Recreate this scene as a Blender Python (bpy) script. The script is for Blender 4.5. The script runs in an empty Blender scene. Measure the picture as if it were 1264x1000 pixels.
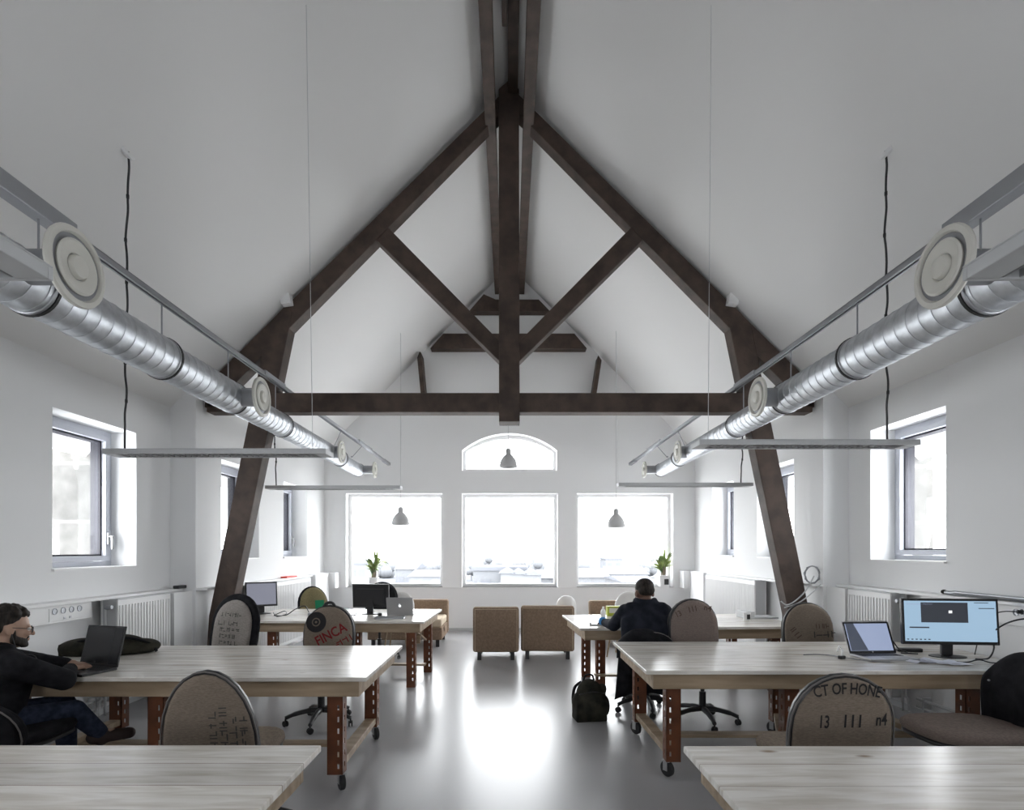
import bpy, bmesh, math, random
from mathutils import Vector, Matrix, Euler
random.seed(7)
C = bpy.context.scene.collection
F, CX, HY, EYE = 700.0, 629.0, 680.0, 1.55
PI = math.pi

def wx(px, d): return (px - CX) * d / F
def wz(py, d): return EYE + (HY - py) * d / F
def P(px, py, d): return Vector((wx(px, d), d, wz(py, d)))

# ------------------------------------------------------------------ materials
def mat(name, col, rough=0.6, metal=0.0, spec=0.5, build=None):
    m = bpy.data.materials.new(name); m.use_nodes = True
    b = m.node_tree.nodes['Principled BSDF']
    b.inputs['Base Color'].default_value = (*col, 1); b.inputs['Roughness'].default_value = rough
    b.inputs['Metallic'].default_value = metal; b.inputs['Specular IOR Level'].default_value = spec
    if build: build(m.node_tree, b)
    return m

def nd(t, typ, **kw):
    n = t.nodes.new(typ)
    for k, v in kw.items():
        if k in n.inputs: n.inputs[k].default_value = v
        else: setattr(n, k, v)
    return n

def noisy(c1, c2, scale=8, stretch=(1, 1, 1), rough=None, bump=0.0, detail=4, lo=0.35, hi=0.65, bscale=None):
    def f(t, b):
        tc = nd(t, 'ShaderNodeTexCoord'); mp = nd(t, 'ShaderNodeMapping'); mp.inputs['Scale'].default_value = stretch
        t.links.new(tc.outputs['Object'], mp.inputs['Vector'])
        n = nd(t, 'ShaderNodeTexNoise'); n.inputs['Scale'].default_value = scale; n.inputs['Detail'].default_value = detail
        t.links.new(mp.outputs[0], n.inputs['Vector'])
        r = nd(t, 'ShaderNodeValToRGB')
        r.color_ramp.elements[0].position = lo; r.color_ramp.elements[0].color = (*c1, 1)
        r.color_ramp.elements[1].position = hi; r.color_ramp.elements[1].color = (*c2, 1)
        t.links.new(n.outputs['Fac'], r.inputs['Fac']); t.links.new(r.outputs['Color'], b.inputs['Base Color'])
        if rough:
            mr = nd(t, 'ShaderNodeMapRange'); mr.inputs['To Min'].default_value = rough[0]; mr.inputs['To Max'].default_value = rough[1]
            mr.inputs['From Min'].default_value = 0.3; mr.inputs['From Max'].default_value = 0.7
            t.links.new(n.outputs['Fac'], mr.inputs['Value']); t.links.new(mr.outputs[0], b.inputs['Roughness'])
        if bump:
            n2 = n
            if bscale:
                n2 = nd(t, 'ShaderNodeTexNoise'); n2.inputs['Scale'].default_value = bscale; n2.inputs['Detail'].default_value = 2
                t.links.new(mp.outputs[0], n2.inputs['Vector'])
            bp = nd(t, 'ShaderNodeBump'); bp.inputs['Strength'].default_value = bump; bp.inputs['Distance'].default_value = 0.01
            t.links.new(n2.outputs['Fac'], bp.inputs['Height']); t.links.new(bp.outputs[0], b.inputs['Normal'])
    return f

def plank_build(t, b):
    tc = nd(t, 'ShaderNodeTexCoord'); oi = nd(t, 'ShaderNodeObjectInfo')
    off = nd(t, 'ShaderNodeVectorMath', operation='MULTIPLY_ADD')
    off.inputs[1].default_value = (1, 1, 1)
    t.links.new(tc.outputs['Object'], off.inputs[0])
    sc = nd(t, 'ShaderNodeVectorMath', operation='SCALE'); sc.inputs['Scale'].default_value = 1.0
    cmb = nd(t, 'ShaderNodeCombineXYZ')
    m9 = nd(t, 'ShaderNodeMath', operation='MULTIPLY'); m9.inputs[1].default_value = 9.0
    t.links.new(oi.outputs['Random'], m9.inputs[0]); t.links.new(m9.outputs[0], cmb.inputs['X'])
    t.links.new(cmb.outputs[0], off.inputs[2])
    sx = nd(t, 'ShaderNodeSeparateXYZ'); t.links.new(tc.outputs['Object'], sx.inputs[0])
    sox = nd(t, 'ShaderNodeSeparateXYZ'); t.links.new(off.outputs[0], sox.inputs[0])
    dv = nd(t, 'ShaderNodeMath', operation='DIVIDE'); dv.inputs[1].default_value = 0.2
    t.links.new(sx.outputs['Y'], dv.inputs[0])
    fl = nd(t, 'ShaderNodeMath', operation='FLOOR'); t.links.new(dv.outputs[0], fl.inputs[0])
    fr = nd(t, 'ShaderNodeMath', operation='FRACT'); t.links.new(dv.outputs[0], fr.inputs[0])
    wn = nd(t, 'ShaderNodeTexWhiteNoise'); wn.noise_dimensions = '2D'
    c2 = nd(t, 'ShaderNodeCombineXYZ'); t.links.new(fl.outputs[0], c2.inputs['X']); t.links.new(oi.outputs['Random'], c2.inputs['Y'])
    t.links.new(c2.outputs[0], wn.inputs['Vector'])
    # grain: stretched noise shifted per plank
    c3 = nd(t, 'ShaderNodeCombineXYZ')
    gx = nd(t, 'ShaderNodeMath', operation='MULTIPLY_ADD'); gx.inputs[1].default_value = 1.0
    w7 = nd(t, 'ShaderNodeMath', operation='MULTIPLY'); w7.inputs[1].default_value = 17.0
    t.links.new(wn.outputs['Value'], w7.inputs[0])
    t.links.new(sox.outputs['X'], gx.inputs[0]); t.links.new(w7.outputs[0], gx.inputs[2])
    gy = nd(t, 'ShaderNodeMath', operation='MULTIPLY'); gy.inputs[1].default_value = 14.0
    t.links.new(sx.outputs['Y'], gy.inputs[0])
    gxx = nd(t, 'ShaderNodeMath', operation='MULTIPLY'); gxx.inputs[1].default_value = 1.6
    t.links.new(gx.outputs[0], gxx.inputs[0])
    t.links.new(gxx.outputs[0], c3.inputs['X']); t.links.new(gy.outputs[0], c3.inputs['Y'])
    n = nd(t, 'ShaderNodeTexNoise'); n.inputs['Scale'].default_value = 1.6; n.inputs['Detail'].default_value = 5
    n.inputs['Distortion'].default_value = 0.6
    t.links.new(c3.outputs[0], n.inputs['Vector'])
    r = nd(t, 'ShaderNodeValToRGB')
    r.color_ramp.elements[0].position = 0.30; r.color_ramp.elements[0].color = (0.56, 0.51, 0.44, 1)
    r.color_ramp.elements[1].position = 0.62; r.color_ramp.elements[1].color = (0.82, 0.79, 0.74, 1)
    t.links.new(n.outputs['Fac'], r.inputs['Fac'])
    # knots
    c4 = nd(t, 'ShaderNodeCombineXYZ')
    kx = nd(t, 'ShaderNodeMath', operation='MULTIPLY'); kx.inputs[1].default_value = 2.2; t.links.new(gx.outputs[0], kx.inputs[0])
    ky = nd(t, 'ShaderNodeMath', operation='MULTIPLY'); ky.inputs[1].default_value = 5.0; t.links.new(sx.outputs['Y'], ky.inputs[0])
    t.links.new(kx.outputs[0], c4.inputs['X']); t.links.new(ky.outputs[0], c4.inputs['Y'])
    vo = nd(t, 'ShaderNodeTexVoronoi'); vo.inputs['Scale'].default_value = 1.0; t.links.new(c4.outputs[0], vo.inputs['Vector'])
    kr = nd(t, 'ShaderNodeMapRange'); kr.inputs['From Min'].default_value = 0.03; kr.inputs['From Max'].default_value = 0.10
    t.links.new(vo.outputs['Distance'], kr.inputs['Value'])
    kmix = nd(t, 'ShaderNodeMix', data_type='RGBA'); kmix.inputs[6].default_value = (0.30, 0.22, 0.15, 1)
    t.links.new(kr.outputs[0], kmix.inputs[0]); t.links.new(r.outputs['Color'], kmix.inputs[7])
    # plank tint
    pm = nd(t, 'ShaderNodeMapRange'); pm.inputs['To Min'].default_value = 0.86; pm.inputs['To Max'].default_value = 1.08
    t.links.new(wn.outputs['Value'], pm.inputs['Value'])
    tint = nd(t, 'ShaderNodeVectorMath', operation='SCALE'); t.links.new(kmix.outputs[2], tint.inputs[0]); t.links.new(pm.outputs[0], tint.inputs['Scale'])
    # seams
    sm = nd(t, 'ShaderNodeMath', operation='LESS_THAN'); sm.inputs[1].default_value = 0.02; t.links.new(fr.outputs[0], sm.inputs[0])
    smix = nd(t, 'ShaderNodeMix', data_type='RGBA'); smix.inputs[7].default_value = (0.26, 0.22, 0.18, 1)
    t.links.new(sm.outputs[0], smix.inputs[0]); t.links.new(tint.outputs[0], smix.inputs[6])
    t.links.new(smix.outputs[2], b.inputs['Base Color'])

def brick_build(t, b):
    tc = nd(t, 'ShaderNodeTexCoord'); mp = nd(t, 'ShaderNodeMapping')
    mp.inputs['Rotation'].default_value = (PI / 2, 0, 0)
    t.links.new(tc.outputs['Object'], mp.inputs['Vector'])
    br = nd(t, 'ShaderNodeTexBrick'); t.links.new(mp.outputs[0], br.inputs['Vector'])
    br.inputs['Color1'].default_value = (0.115, 0.111, 0.103, 1); br.inputs['Color2'].default_value = (0.098, 0.096, 0.092, 1)
    br.inputs['Mortar'].default_value = (0.145, 0.142, 0.136, 1)
    br.inputs['Scale'].default_value = 1.0; br.inputs['Mortar Size'].default_value = 0.02
    br.inputs['Brick Width'].default_value = 1.2; br.inputs['Row Height'].default_value = 0.62
    n = nd(t, 'ShaderNodeTexNoise'); n.inputs['Scale'].default_value = 6; n.inputs['Detail'].default_value = 6
    t.links.new(tc.outputs['Object'], n.inputs['Vector'])
    mx = nd(t, 'ShaderNodeMix', data_type='RGBA', blend_type='MULTIPLY'); mx.inputs[0].default_value = 0.5
    cr = nd(t, 'ShaderNodeValToRGB'); cr.color_ramp.elements[0].color = (.5, .5, .5, 1); cr.color_ramp.elements[0].position = .3
    cr.color_ramp.elements[1].color = (1.25, 1.25, 1.25, 1); cr.color_ramp.elements[1].position = .7
    t.links.new(n.outputs['Fac'], cr.inputs['Fac'])
    t.links.new(br.outputs['Color'], mx.inputs[6]); t.links.new(cr.outputs['Color'], mx.inputs[7])
    t.links.new(mx.outputs[2], b.inputs['Base Color'])

def glass_mat():
    m = bpy.data.materials.new('window_glass'); m.use_nodes = True; t = m.node_tree
    t.nodes.clear()
    o = t.nodes.new('ShaderNodeOutputMaterial'); tr = t.nodes.new('ShaderNodeBsdfTransparent'); gl = t.nodes.new('ShaderNodeBsdfGlossy')
    gl.inputs['Roughness'].default_value = 0.0; tr.inputs['Color'].default_value = (0.96, 0.98, 0.98, 1)
    fr = t.nodes.new('ShaderNodeFresnel'); ge = t.nodes.new('ShaderNodeNewGeometry'); mr = t.nodes.new('ShaderNodeMapRange')
    mr.inputs['To Min'].default_value = 1.45; mr.inputs['To Max'].default_value = 1/1.45
    t.links.new(ge.outputs['Backfacing'], mr.inputs['Value']); t.links.new(mr.outputs[0], fr.inputs['IOR'])
    mx = t.nodes.new('ShaderNodeMixShader')
    t.links.new(fr.outputs[0], mx.inputs[0]); t.links.new(tr.outputs[0], mx.inputs[1]); t.links.new(gl.outputs[0], mx.inputs[2])
    t.links.new(mx.outputs[0], o.inputs[0])
    return m

def screen_mat(name, col, strength):
    def f(t, b):
        b.inputs['Emission Color'].default_value = (*col, 1); b.inputs['Emission Strength'].default_value = strength
    return mat(name, (0.02, 0.02, 0.025), 0.25, build=f)

M = {}
M['wall'] = mat('white_plaster', (0.84, 0.845, 0.85), 0.75, spec=0.25)
M['ceiling'] = mat('ceiling_paint', (0.79, 0.785, 0.78), 0.8, spec=0.2)
M['floor'] = mat('grey_poured_floor', (0.3, 0.3, 0.31), 0.265, spec=0.85,
                 build=noisy((0.36, 0.355, 0.365), (0.41, 0.405, 0.415), 0.9, (1, .6, 1), detail=2, lo=.2, hi=.8))
M['timber'] = mat('dark_timber', (0.05, 0.03, 0.02), 0.6, spec=0.3,
                  build=noisy((0.050, 0.036, 0.030), (0.088, 0.062, 0.050), 6, (1, 1, 1), bump=0.25, detail=6, bscale=30))
M['pine'] = mat('pale_pine_planks', (0.6, 0.5, 0.38), 0.26, spec=0.65, build=plank_build)
M['pine2'] = mat('pine_edge', (0.4, 0.3, 0.2), 0.5, build=noisy((0.26, 0.19, 0.12), (0.42, 0.32, 0.22), 7, (.25, 2, 2), detail=5))
M['rack'] = mat('orange_rack_steel', (0.5, 0.15, 0.04), 0.45, spec=0.5,
                build=noisy((0.095, 0.030, 0.011), (0.165, 0.050, 0.016), 9, rough=(.35, .6), detail=5))
M['galv'] = mat('galvanised_duct', (0.62, 0.65, 0.68), 0.32, 0.9,
                build=noisy((0.48, 0.50, 0.53), (0.62, 0.64, 0.67), 18, rough=(.36, .50)))
M['galvdark'] = mat('grey_steel', (0.35, 0.36, 0.38), 0.45, 0.7)
M['rubber'] = mat('black_rubber', (0.015, 0.015, 0.016), 0.6)
M['black'] = mat('black_plastic', (0.018, 0.018, 0.02), 0.4)
M['blackfab'] = mat('black_fabric', (0.012, 0.012, 0.014), 0.9, spec=0.15, build=noisy((.008, .008, .010), (.018, .018, .021), 14, bump=.3))
M['burlap'] = mat('burlap', (0.38, 0.28, 0.19), 0.9, spec=0.15,
                  build=noisy((0.20, 0.162, 0.128), (0.265, 0.218, 0.175), 60, (1, 1, 4), bump=0.35, detail=3, bscale=260))
M['burlapgrey'] = mat('burlap_grey', (0.45, 0.41, 0.38), 0.9, spec=0.15,
                      build=noisy((0.27, 0.245, 0.225), (0.36, 0.33, 0.31), 50, (1, 1, 4), bump=0.35, detail=3, bscale=260))
M['burlapgreen'] = mat('burlap_olive', (0.36, 0.3, 0.15), 0.9, spec=0.15,
                       build=noisy((0.20, 0.17, 0.09), (0.28, 0.24, 0.135), 60, (1, 1, 4), bump=0.35, detail=3, bscale=260))
M['burlappink'] = mat('burlap_rosy', (0.38, 0.28, 0.22), 0.9, spec=0.15,
                      build=noisy((0.20, 0.158, 0.14), (0.26, 0.21, 0.185), 60, (1, 1, 4), bump=0.35, detail=3, bscale=260))
M['piping'] = mat('grey_piping', (0.16, 0.15, 0.145), 0.7)
M['ink'] = mat('stencil_ink', (0.035, 0.034, 0.036), 0.9, spec=0.1)
M['inkfaint'] = mat('faded_ink', (0.085, 0.085, 0.078), 0.9, spec=0.1)
M['inkbrown'] = mat('brown_ink', (0.12, 0.085, 0.07), 0.9, spec=0.1)
M['inkred'] = mat('red_ink', (0.22, 0.03, 0.032), 0.9, spec=0.1)
M['inkgreen'] = mat('green_print', (0.03, 0.26, 0.13), 0.8, spec=0.1)
M['white'] = mat('white_enamel', (0.8, 0.8, 0.8), 0.4)
M['cream'] = mat('cream_enamel', (0.66, 0.65, 0.60), 0.45)
M['lightgrey'] = mat('light_grey_paint', (0.55, 0.56, 0.57), 0.45)
M['winframe'] = mat('window_frame_paint', (0.55, 0.57, 0.63), 0.45)
M['gasket'] = mat('dark_window_gasket', (0.012, 0.011, 0.022), 0.5)
M['glass'] = glass_mat()
M['lampgrey'] = mat('grey_lamp_enamel', (0.55, 0.55, 0.555), 0.5)
M['silver'] = mat('brushed_aluminium', (0.45, 0.45, 0.46), 0.38, 0.6)
M['tan'] = mat('tan_upholstery', (0.34, 0.22, 0.13), 0.85, spec=0.2, build=noisy((.235, .168, .118), (.295, .212, .15), 40, bump=.15))
M['tanlight'] = mat('light_tan_upholstery', (0.6, 0.5, 0.38), 0.85, spec=0.2)
M['brownprint'] = mat('brown_print', (0.33, 0.23, 0.16), 0.85)
M['whitefab'] = mat('white_shell_plastic', (0.82, 0.81, 0.79), 0.5)
M['jean'] = mat('blue_denim', (0.022, 0.03, 0.052), 0.85, spec=0.15, build=noisy((.016, .022, .04), (.035, .045, .075), 30, bump=.2))
M['hoodie'] = mat('black_hoodie', (0.013, 0.013, 0.015), 0.9, spec=0.12, build=noisy((.009, .009, .011), (.02, .02, .023), 12, bump=.4))
M['navy'] = mat('navy_coat', (0.014, 0.016, 0.024), 0.85, spec=0.15, build=noisy((.010, .012, .018), (.022, .025, .036), 12, bump=.4))
M['skin'] = mat('skin', (0.42, 0.27, 0.20), 0.55, spec=0.35)
M['skindark'] = mat('skin_tan', (0.16, 0.09, 0.065), 0.55, spec=0.35)
M['hair'] = mat('dark_hair', (0.018, 0.014, 0.012), 0.7, spec=0.3, build=noisy((.01, .008, .007), (.035, .027, .022), 60, (1, 1, .3), bump=.6))
M['olive'] = mat('dark_olive_canvas', (0.03, 0.03, 0.024), 0.85, spec=0.15, build=noisy((.014, .014, .013), (.048, .046, .034), 9, bump=.3))
M['leaf'] = mat('leaf_green', (0.12, 0.2, 0.05), 0.5, build=noisy((.05, .10, .035), (.30, .38, .09), 5))
M['bark'] = mat('plant_cane', (0.16, 0.13, 0.09), 0.8)
M['paper'] = mat('paper', (0.75, 0.75, 0.82), 0.7)
M['blue'] = mat('blue_plastic', (0.03, 0.25, 0.6), 0.5)
M['navyblue'] = mat('dark_blue_plastic', (0.04, 0.07, 0.25), 0.5)
M['red'] = mat('red_plastic', (0.65, 0.06, 0.04), 0.5)
M['lime'] = mat('lime_carton', (0.42, 0.46, 0.05), 0.6)
M['shoe'] = mat('shoe_leather', (0.03, 0.015, 0.013), 0.6)
M['eye'] = mat('eye_white', (0.7, 0.68, 0.66), 0.3)
M['scr_monitor'] = screen_mat('monitor_screen', (0.34, 0.50, 0.66), 0.22)
M['scr_laptop'] = screen_mat('laptop_screen', (0.36, 0.43, 0.62), 0.19)
M['scr_dim'] = mat('dim_screen', (0.02, 0.02, 0.023), 0.22)
M['scr_grey'] = screen_mat('pale_grey_screen', (0.28, 0.29, 0.36), 0.17)
M['scr_dark'] = screen_mat('dark_video_window', (0.06, 0.07, 0.09), 0.1)
M['scr_white'] = screen_mat('white_screen_logo', (0.85, 0.88, 0.9), 0.28)
M['scr_shadow'] = screen_mat('dark_photo_corner', (0.10, 0.12, 0.17), 0.12)
M['stone'] = mat('pale_stone', (0.4, 0.4, 0.38), 0.9, build=brick_build)
M['palebounce'] = mat('pale_bounce', (0.52, 0.52, 0.515), 0.9)  # reflector colour for the unseen ground added outside
M['haze'] = mat('hazy_far_walls', (0.122, 0.126, 0.134), 0.95, spec=0.0)  # aerial haze is put into the colour of these outdoor materials
M['haze2'] = mat('hazy_far_roofs', (0.108, 0.112, 0.124), 0.95, spec=0.0)
M['haze3'] = mat('hazy_far_ground', (0.092, 0.095, 0.101), 0.95, spec=0.0)

# ------------------------------------------------------------------ mesh builder
class MB:
    def __init__(s): s.v = []; s.f = []
    def add(s, vs, fs, m=None):
        o = len(s.v)
        for p in vs:
            p = Vector(p); s.v.append(m @ p if m is not None else p)
        s.f += [tuple(i + o for i in f) for f in fs]
        return s
    def box(s, x0, x1, y0, y1, z0, z1, m=None):
        vs = [(x, y, z) for x in (x0, x1) for y in (y0, y1) for z in (z0, z1)]
        return s.add(vs, [(0, 1, 3, 2), (4, 6, 7, 5), (0, 4, 5, 1), (2, 3, 7, 6), (0, 2, 6, 4), (1, 5, 7, 3)], m)
    def cbox(s, c, sz, m=None):
        return s.box(c[0]-sz[0]/2, c[0]+sz[0]/2, c[1]-sz[1]/2, c[1]+sz[1]/2, c[2]-sz[2]/2, c[2]+sz[2]/2, m)
    def prism_xz(s, pts, y0, y1, m=None):
        n = len(pts)
        vs = [(x, y0, z) for x, z in pts] + [(x, y1, z) for x, z in pts]
        fs = [tuple(range(n)), tuple(range(2*n-1, n-1, -1))] + [(i, n+i, n+(i+1) % n, (i+1) % n) for i in range(n)]
        return s.add(vs, fs, m)
    def lathe(s, prof, m=None, seg=24, cap=True):
        # profile (r, h) around local Z
        vs = []; fs = []; n = len(prof)
        for r, h in prof:
            for k in range(seg):
                a = 2*PI*k/seg; vs.append((r*math.cos(a), r*math.sin(a), h))
        for i in range(n-1):
            for k in range(seg):
                k2 = (k+1) % seg
                fs.append((i*seg+k, i*seg+k2, (i+1)*seg+k2, (i+1)*seg+k))
        if cap:
            fs.append(tuple(range(seg-1, -1, -1))); fs.append(tuple((n-1)*seg+k for k in range(seg)))
        return s.add(vs, fs, m)
    def cyl(s, p0, p1, r0, r1=None, seg=12):
        p0 = Vector(p0); p1 = Vector(p1); r1 = r0 if r1 is None else r1
        q = (p1-p0).to_track_quat('Z', 'Y').to_matrix().to_4x4()
        return s.lathe([(r0, 0), (r1, (p1-p0).length)], Matrix.Translation(p0) @ q, seg)
    def sphere(s, c, r, m=None, seg=16, rings=10):
        if not hasattr(r, '__len__'): r = (r, r, r)
        T = Matrix.Translation(Vector(c)) @ Matrix.Diagonal((*r, 1))
        if m is not None: T = m @ T
        prof = [(max(1e-4, math.sin(PI*i/rings)), -math.cos(PI*i/rings)) for i in range(rings+1)]
        return s.lathe(prof, T, seg)
    def tube(s, pts, r, seg=8):
        pts = [Vector(p) for p in pts]; n = len(pts); vs = []; fs = []
        up = Vector((0, 0, 1)); side = None
        for i, p in enumerate(pts):
            d = (pts[min(i+1, n-1)] - pts[max(i-1, 0)]).normalized()
            if side is None:
                side = d.cross(up) if abs(d.dot(up)) < 0.95 else d.cross(Vector((1, 0, 0)))
            side = (side - d*side.dot(d)).normalized(); b = d.cross(side)
            rr = r[i] if hasattr(r, '__len__') else r
            for k in range(seg):
                a = 2*PI*k/seg; vs.append(p + side*rr*math.cos(a) + b*rr*math.sin(a))
        for i in range(n-1):
            for k in range(seg):
                k2 = (k+1) % seg; fs.append((i*seg+k, i*seg+k2, (i+1)*seg+k2, (i+1)*seg+k))
        fs.append(tuple(range(seg-1, -1, -1))); fs.append(tuple((n-1)*seg+k for k in range(seg)))
        return s.add(vs, fs)
    def beam(s, p0, p1, w, h):
        p0 = Vector(p0); p1 = Vector(p1); d = (p1-p0); L = d.length
        q = d.to_track_quat('Y', 'Z').to_matrix().to_4x4()
        return s.box(-w/2, w/2, 0, L, -h/2, h/2, Matrix.Translation(p0) @ q)
    def slab(s, outline, layers, m=None, bulge=(0, 0)):
        # outline: closed list (u, v) in local XZ, layers: (inset, y); caps filled by shrinking rings
        n = len(outline); cu = sum(p[0] for p in outline)/n; cv = sum(p[1] for p in outline)/n
        def ring(ins):
            out = []
            for u, v in outline:
                du, dv = u-cu, v-cv; L = math.hypot(du, dv); k = max(0.0, (L-ins)/L)
                out.append((cu+du*k, cv+dv*k))
            return out
        rings = []
        i0, y0 = layers[0]; i1, y1 = layers[-1]
        base0 = ring(i0); base1 = ring(i1)
        for k in (0.0, .35, .65, .85):
            rings.append([(cu+(u-cu)*max(k, .02), y0-bulge[0]*(1-k*k), cv+(v-cv)*max(k, .02)) for u, v in base0])
        for ins, y in layers:
            rings.append([(u, y, v) for u, v in ring(ins)])
        for k in (.85, .65, .35, 0.0):
            rings.append([(cu+(u-cu)*max(k, .02), y1+bulge[1]*(1-k*k), cv+(v-cv)*max(k, .02)) for u, v in base1])
        vs = [p for r in rings for p in r]; fs = []
        for i in range(len(rings)-1):
            for k in range(n):
                k2 = (k+1) % n; fs.append((i*n+k, i*n+k2, (i+1)*n+k2, (i+1)*n+k))
        fs.append(tuple(range(n-1, -1, -1))); fs.append(tuple((len(rings)-1)*n+k for k in range(n)))
        return s.add(vs, fs, m)
    def build(s, name, m, parent=None, bevel=0, smooth=False, solid=0, subs=0):
        me = bpy.data.meshes.new(name); me.from_pydata([tuple(v) for v in s.v], [], s.f); me.update()
        bm = bmesh.new(); bm.from_mesh(me); bmesh.ops.recalc_face_normals(bm, faces=bm.faces); bm.to_mesh(me); bm.free()
        return link(name, me, m, parent, bevel, smooth, solid, subs)

def link(name, me, m, parent=None, bevel=0, smooth=False, solid=0, subs=0):
    o = bpy.data.objects.new(name, me); C.objects.link(o)
    me.materials.clear(); me.materials.append(m if not isinstance(m, str) else M[m])
    if smooth:
        me.polygons.foreach_set('use_smooth', [True]*len(me.polygons)); 
        if smooth != 'all':
            try: me.set_sharp_from_angle(angle=math.radians(40))
            except Exception: pass
    if solid:
        md = o.modifiers.new('solid', 'SOLIDIFY'); md.thickness = solid; md.offset = 0
    if bevel:
        md = o.modifiers.new('bevel', 'BEVEL'); md.width = bevel; md.segments = 2; md.limit_method = 'ANGLE'; md.angle_limit = math.radians(40)
    if subs:
        md = o.modifiers.new('sub', 'SUBSURF'); md.levels = subs; md.render_levels = subs
    if parent: o.parent = parent
    return o

def tag(o, label, cat, group=None, kind=None):
    if label: o['label'] = label
    if cat: o['category'] = cat
    if group: o['group'] = group
    if kind: o['kind'] = kind
    return o
def thing(name, label, cat, loc=(0, 0, 0), rz=0, group=None):
    o = bpy.data.objects.new(name, None); C.objects.link(o); o.empty_display_size = .1
    o.location = loc; o.rotation_euler = (0, 0, rz)
    return tag(o, label, cat, group)
def struct(o): o['kind'] = 'structure'; return o
def dup(root, loc=None, rz=None, label=None, group=None):
    def cp(o, par):
        c = o.copy(); C.objects.link(c)
        if par: c.parent = par
        for ch in o.children: cp(ch, c)
        return c
    r = cp(root, None)
    if loc is not None: r.location = loc
    if rz is not None: r.rotation_euler = (0, 0, rz)
    if label: r['label'] = label
    if group: r['group'] = group
    return r

def text_mesh(s, size=1.0, align='CENTER'):
    cu = bpy.data.curves.new('txt', 'FONT'); cu.body = s; cu.size = size; cu.align_x = align; cu.align_y = 'CENTER'
    cu.resolution_u = 3; cu.offset = .018*size
    o = bpy.data.objects.new('txt', cu); C.objects.link(o)
    dg = bpy.context.evaluated_depsgraph_get(); dg.update()
    me = bpy.data.meshes.new_from_object(o.evaluated_get(dg))
    vs = [v.co.copy() for v in me.vertices]; fs = [tuple(p.vertices) for p in me.polygons]
    bpy.data.objects.remove(o); bpy.data.curves.remove(cu); bpy.data.meshes.remove(me)
    return vs, fs

def smoothpath(pts, n=6):
    pts = [Vector(p) for p in pts]; out = []
    for i in range(len(pts)-1):
        p0 = pts[max(i-1, 0)]; p1 = pts[i]; p2 = pts[i+1]; p3 = pts[min(i+2, len(pts)-1)]
        for k in range(n):
            t = k/n
            out.append(0.5*((2*p1) + (p2-p0)*t + (2*p0-5*p1+4*p2-p3)*t*t + (3*p1-p0-3*p2+p3)*t**3))
    out.append(pts[-1]); return out

# ------------------------------------------------------------------ camera, world
cam = bpy.data.cameras.new('camera'); co = bpy.data.objects.new('camera', cam); C.objects.link(co)
co.location = (0, 0, EYE); co.rotation_euler = (PI/2, 0, 0)
cam.sensor_width = 36; cam.lens = 36*F/1264; cam.shift_x = 3/1264; cam.shift_y = 180/1264; cam.clip_start = 0.05
bpy.context.scene.camera = co
w = bpy.data.worlds.new('overcast_sky'); bpy.context.scene.world = w; w.use_nodes = True
w.node_tree.nodes['Background'].inputs[0].default_value = (0.985, 0.975, 1.0, 1)
w.node_tree.nodes['Background'].inputs[1].default_value = 3.0
sc = bpy.context.scene
sc.view_settings.view_transform = 'Standard'; sc.view_settings.look = 'None'; sc.view_settings.gamma = 1
sc.view_settings.exposure = 2.17; sc.view_settings.use_curve_mapping = False
cy = sc.cycles
cy.use_denoising = True; cy.max_bounces = 14; cy.diffuse_bounces = 9; cy.glossy_bounces = 5; cy.transparent_max_bounces = 12
cy.caustics_reflective = False; cy.caustics_refractive = False; cy.sample_clamp_indirect = 6.0

# ------------------------------------------------------------------ room shell
W1, W2, YS, YF, YB = 3.87, 3.58, 6.47, 10.95, -4.5
APEX = 7.05
def ceil_z(x): return APEX - abs(x)

def wall_x(name, xa, xb, y0, y1, z0, z1, holes):
    b = MB(); ys = sorted({y0, y1, *[h[0] for h in holes], *[h[1] for h in holes]})
    for a, c in zip(ys, ys[1:]):
        hs = sorted([h for h in holes if h[0] <= a and h[1] >= c], key=lambda h: h[2]); z = z0
        for h in hs:
            b.box(xa, xb, a, c, z, h[2]); z = h[3]
        b.box(xa, xb, a, c, z, z1)
    return struct(b.build(name, 'wall'))
def wall_y(name, ya, yb, x0, x1, z0, z1, holes, extra=None):
    b = MB(); xs = sorted({x0, x1, *[h[0] for h in holes], *[h[1] for h in holes]})
    for a, c in zip(xs, xs[1:]):
        hs = sorted([h for h in holes if h[0] <= a and h[1] >= c], key=lambda h: h[2]); z = z0
        for h in hs:
            b.box(a, c, ya, yb, z, h[2]); z = h[3]
        b.box(a, c, ya, yb, z, z1)
    if extra: extra(b)
    return struct(b.build(name, 'wall'))

# side windows (y0, y1, z0, z1)
L_near = [(4.80, 5.88, 1.395, 2.77), (1.2, 2.28, 1.395, 2.77)]  # second opening here and on the right is unseen, added for daylight
R_near = [(5.03, 6.08, 1.455, 2.84), (1.2, 2.28, 1.455, 2.84)]
L_far = [(7.04, 8.10, 1.45, 2.69), (8.98, 10.02, 1.45, 2.65)]
R_far = [(7.14, 8.20, 1.46, 2.71), (9.06, 10.02, 1.47, 2.68)]
wall_x('wall_left_near', -W1-.45, -W1, YB, YS, 0, 3.22, L_near)
wall_x('wall_right_near', W1, W1+.45, YB, YS, 0, 3.22, R_near)
wall_x('wall_left_far', -W2-.45, -W2, YS+.02, YF, 0, 3.5, L_far)
wall_x('wall_right_far', W2, W2+.45, YS+.02, YF, 0, 3.5, R_far)
b = MB(); b.box(-W1-.45, -W2, YS, YS+.02, 0, 3.5); struct(b.build('wall_left_return', 'wall'))
b = MB(); b.box(W2, W1+.45, YS, YS+.02, 0, 3.5); struct(b.build('wall_right_return', 'wall'))
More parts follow.
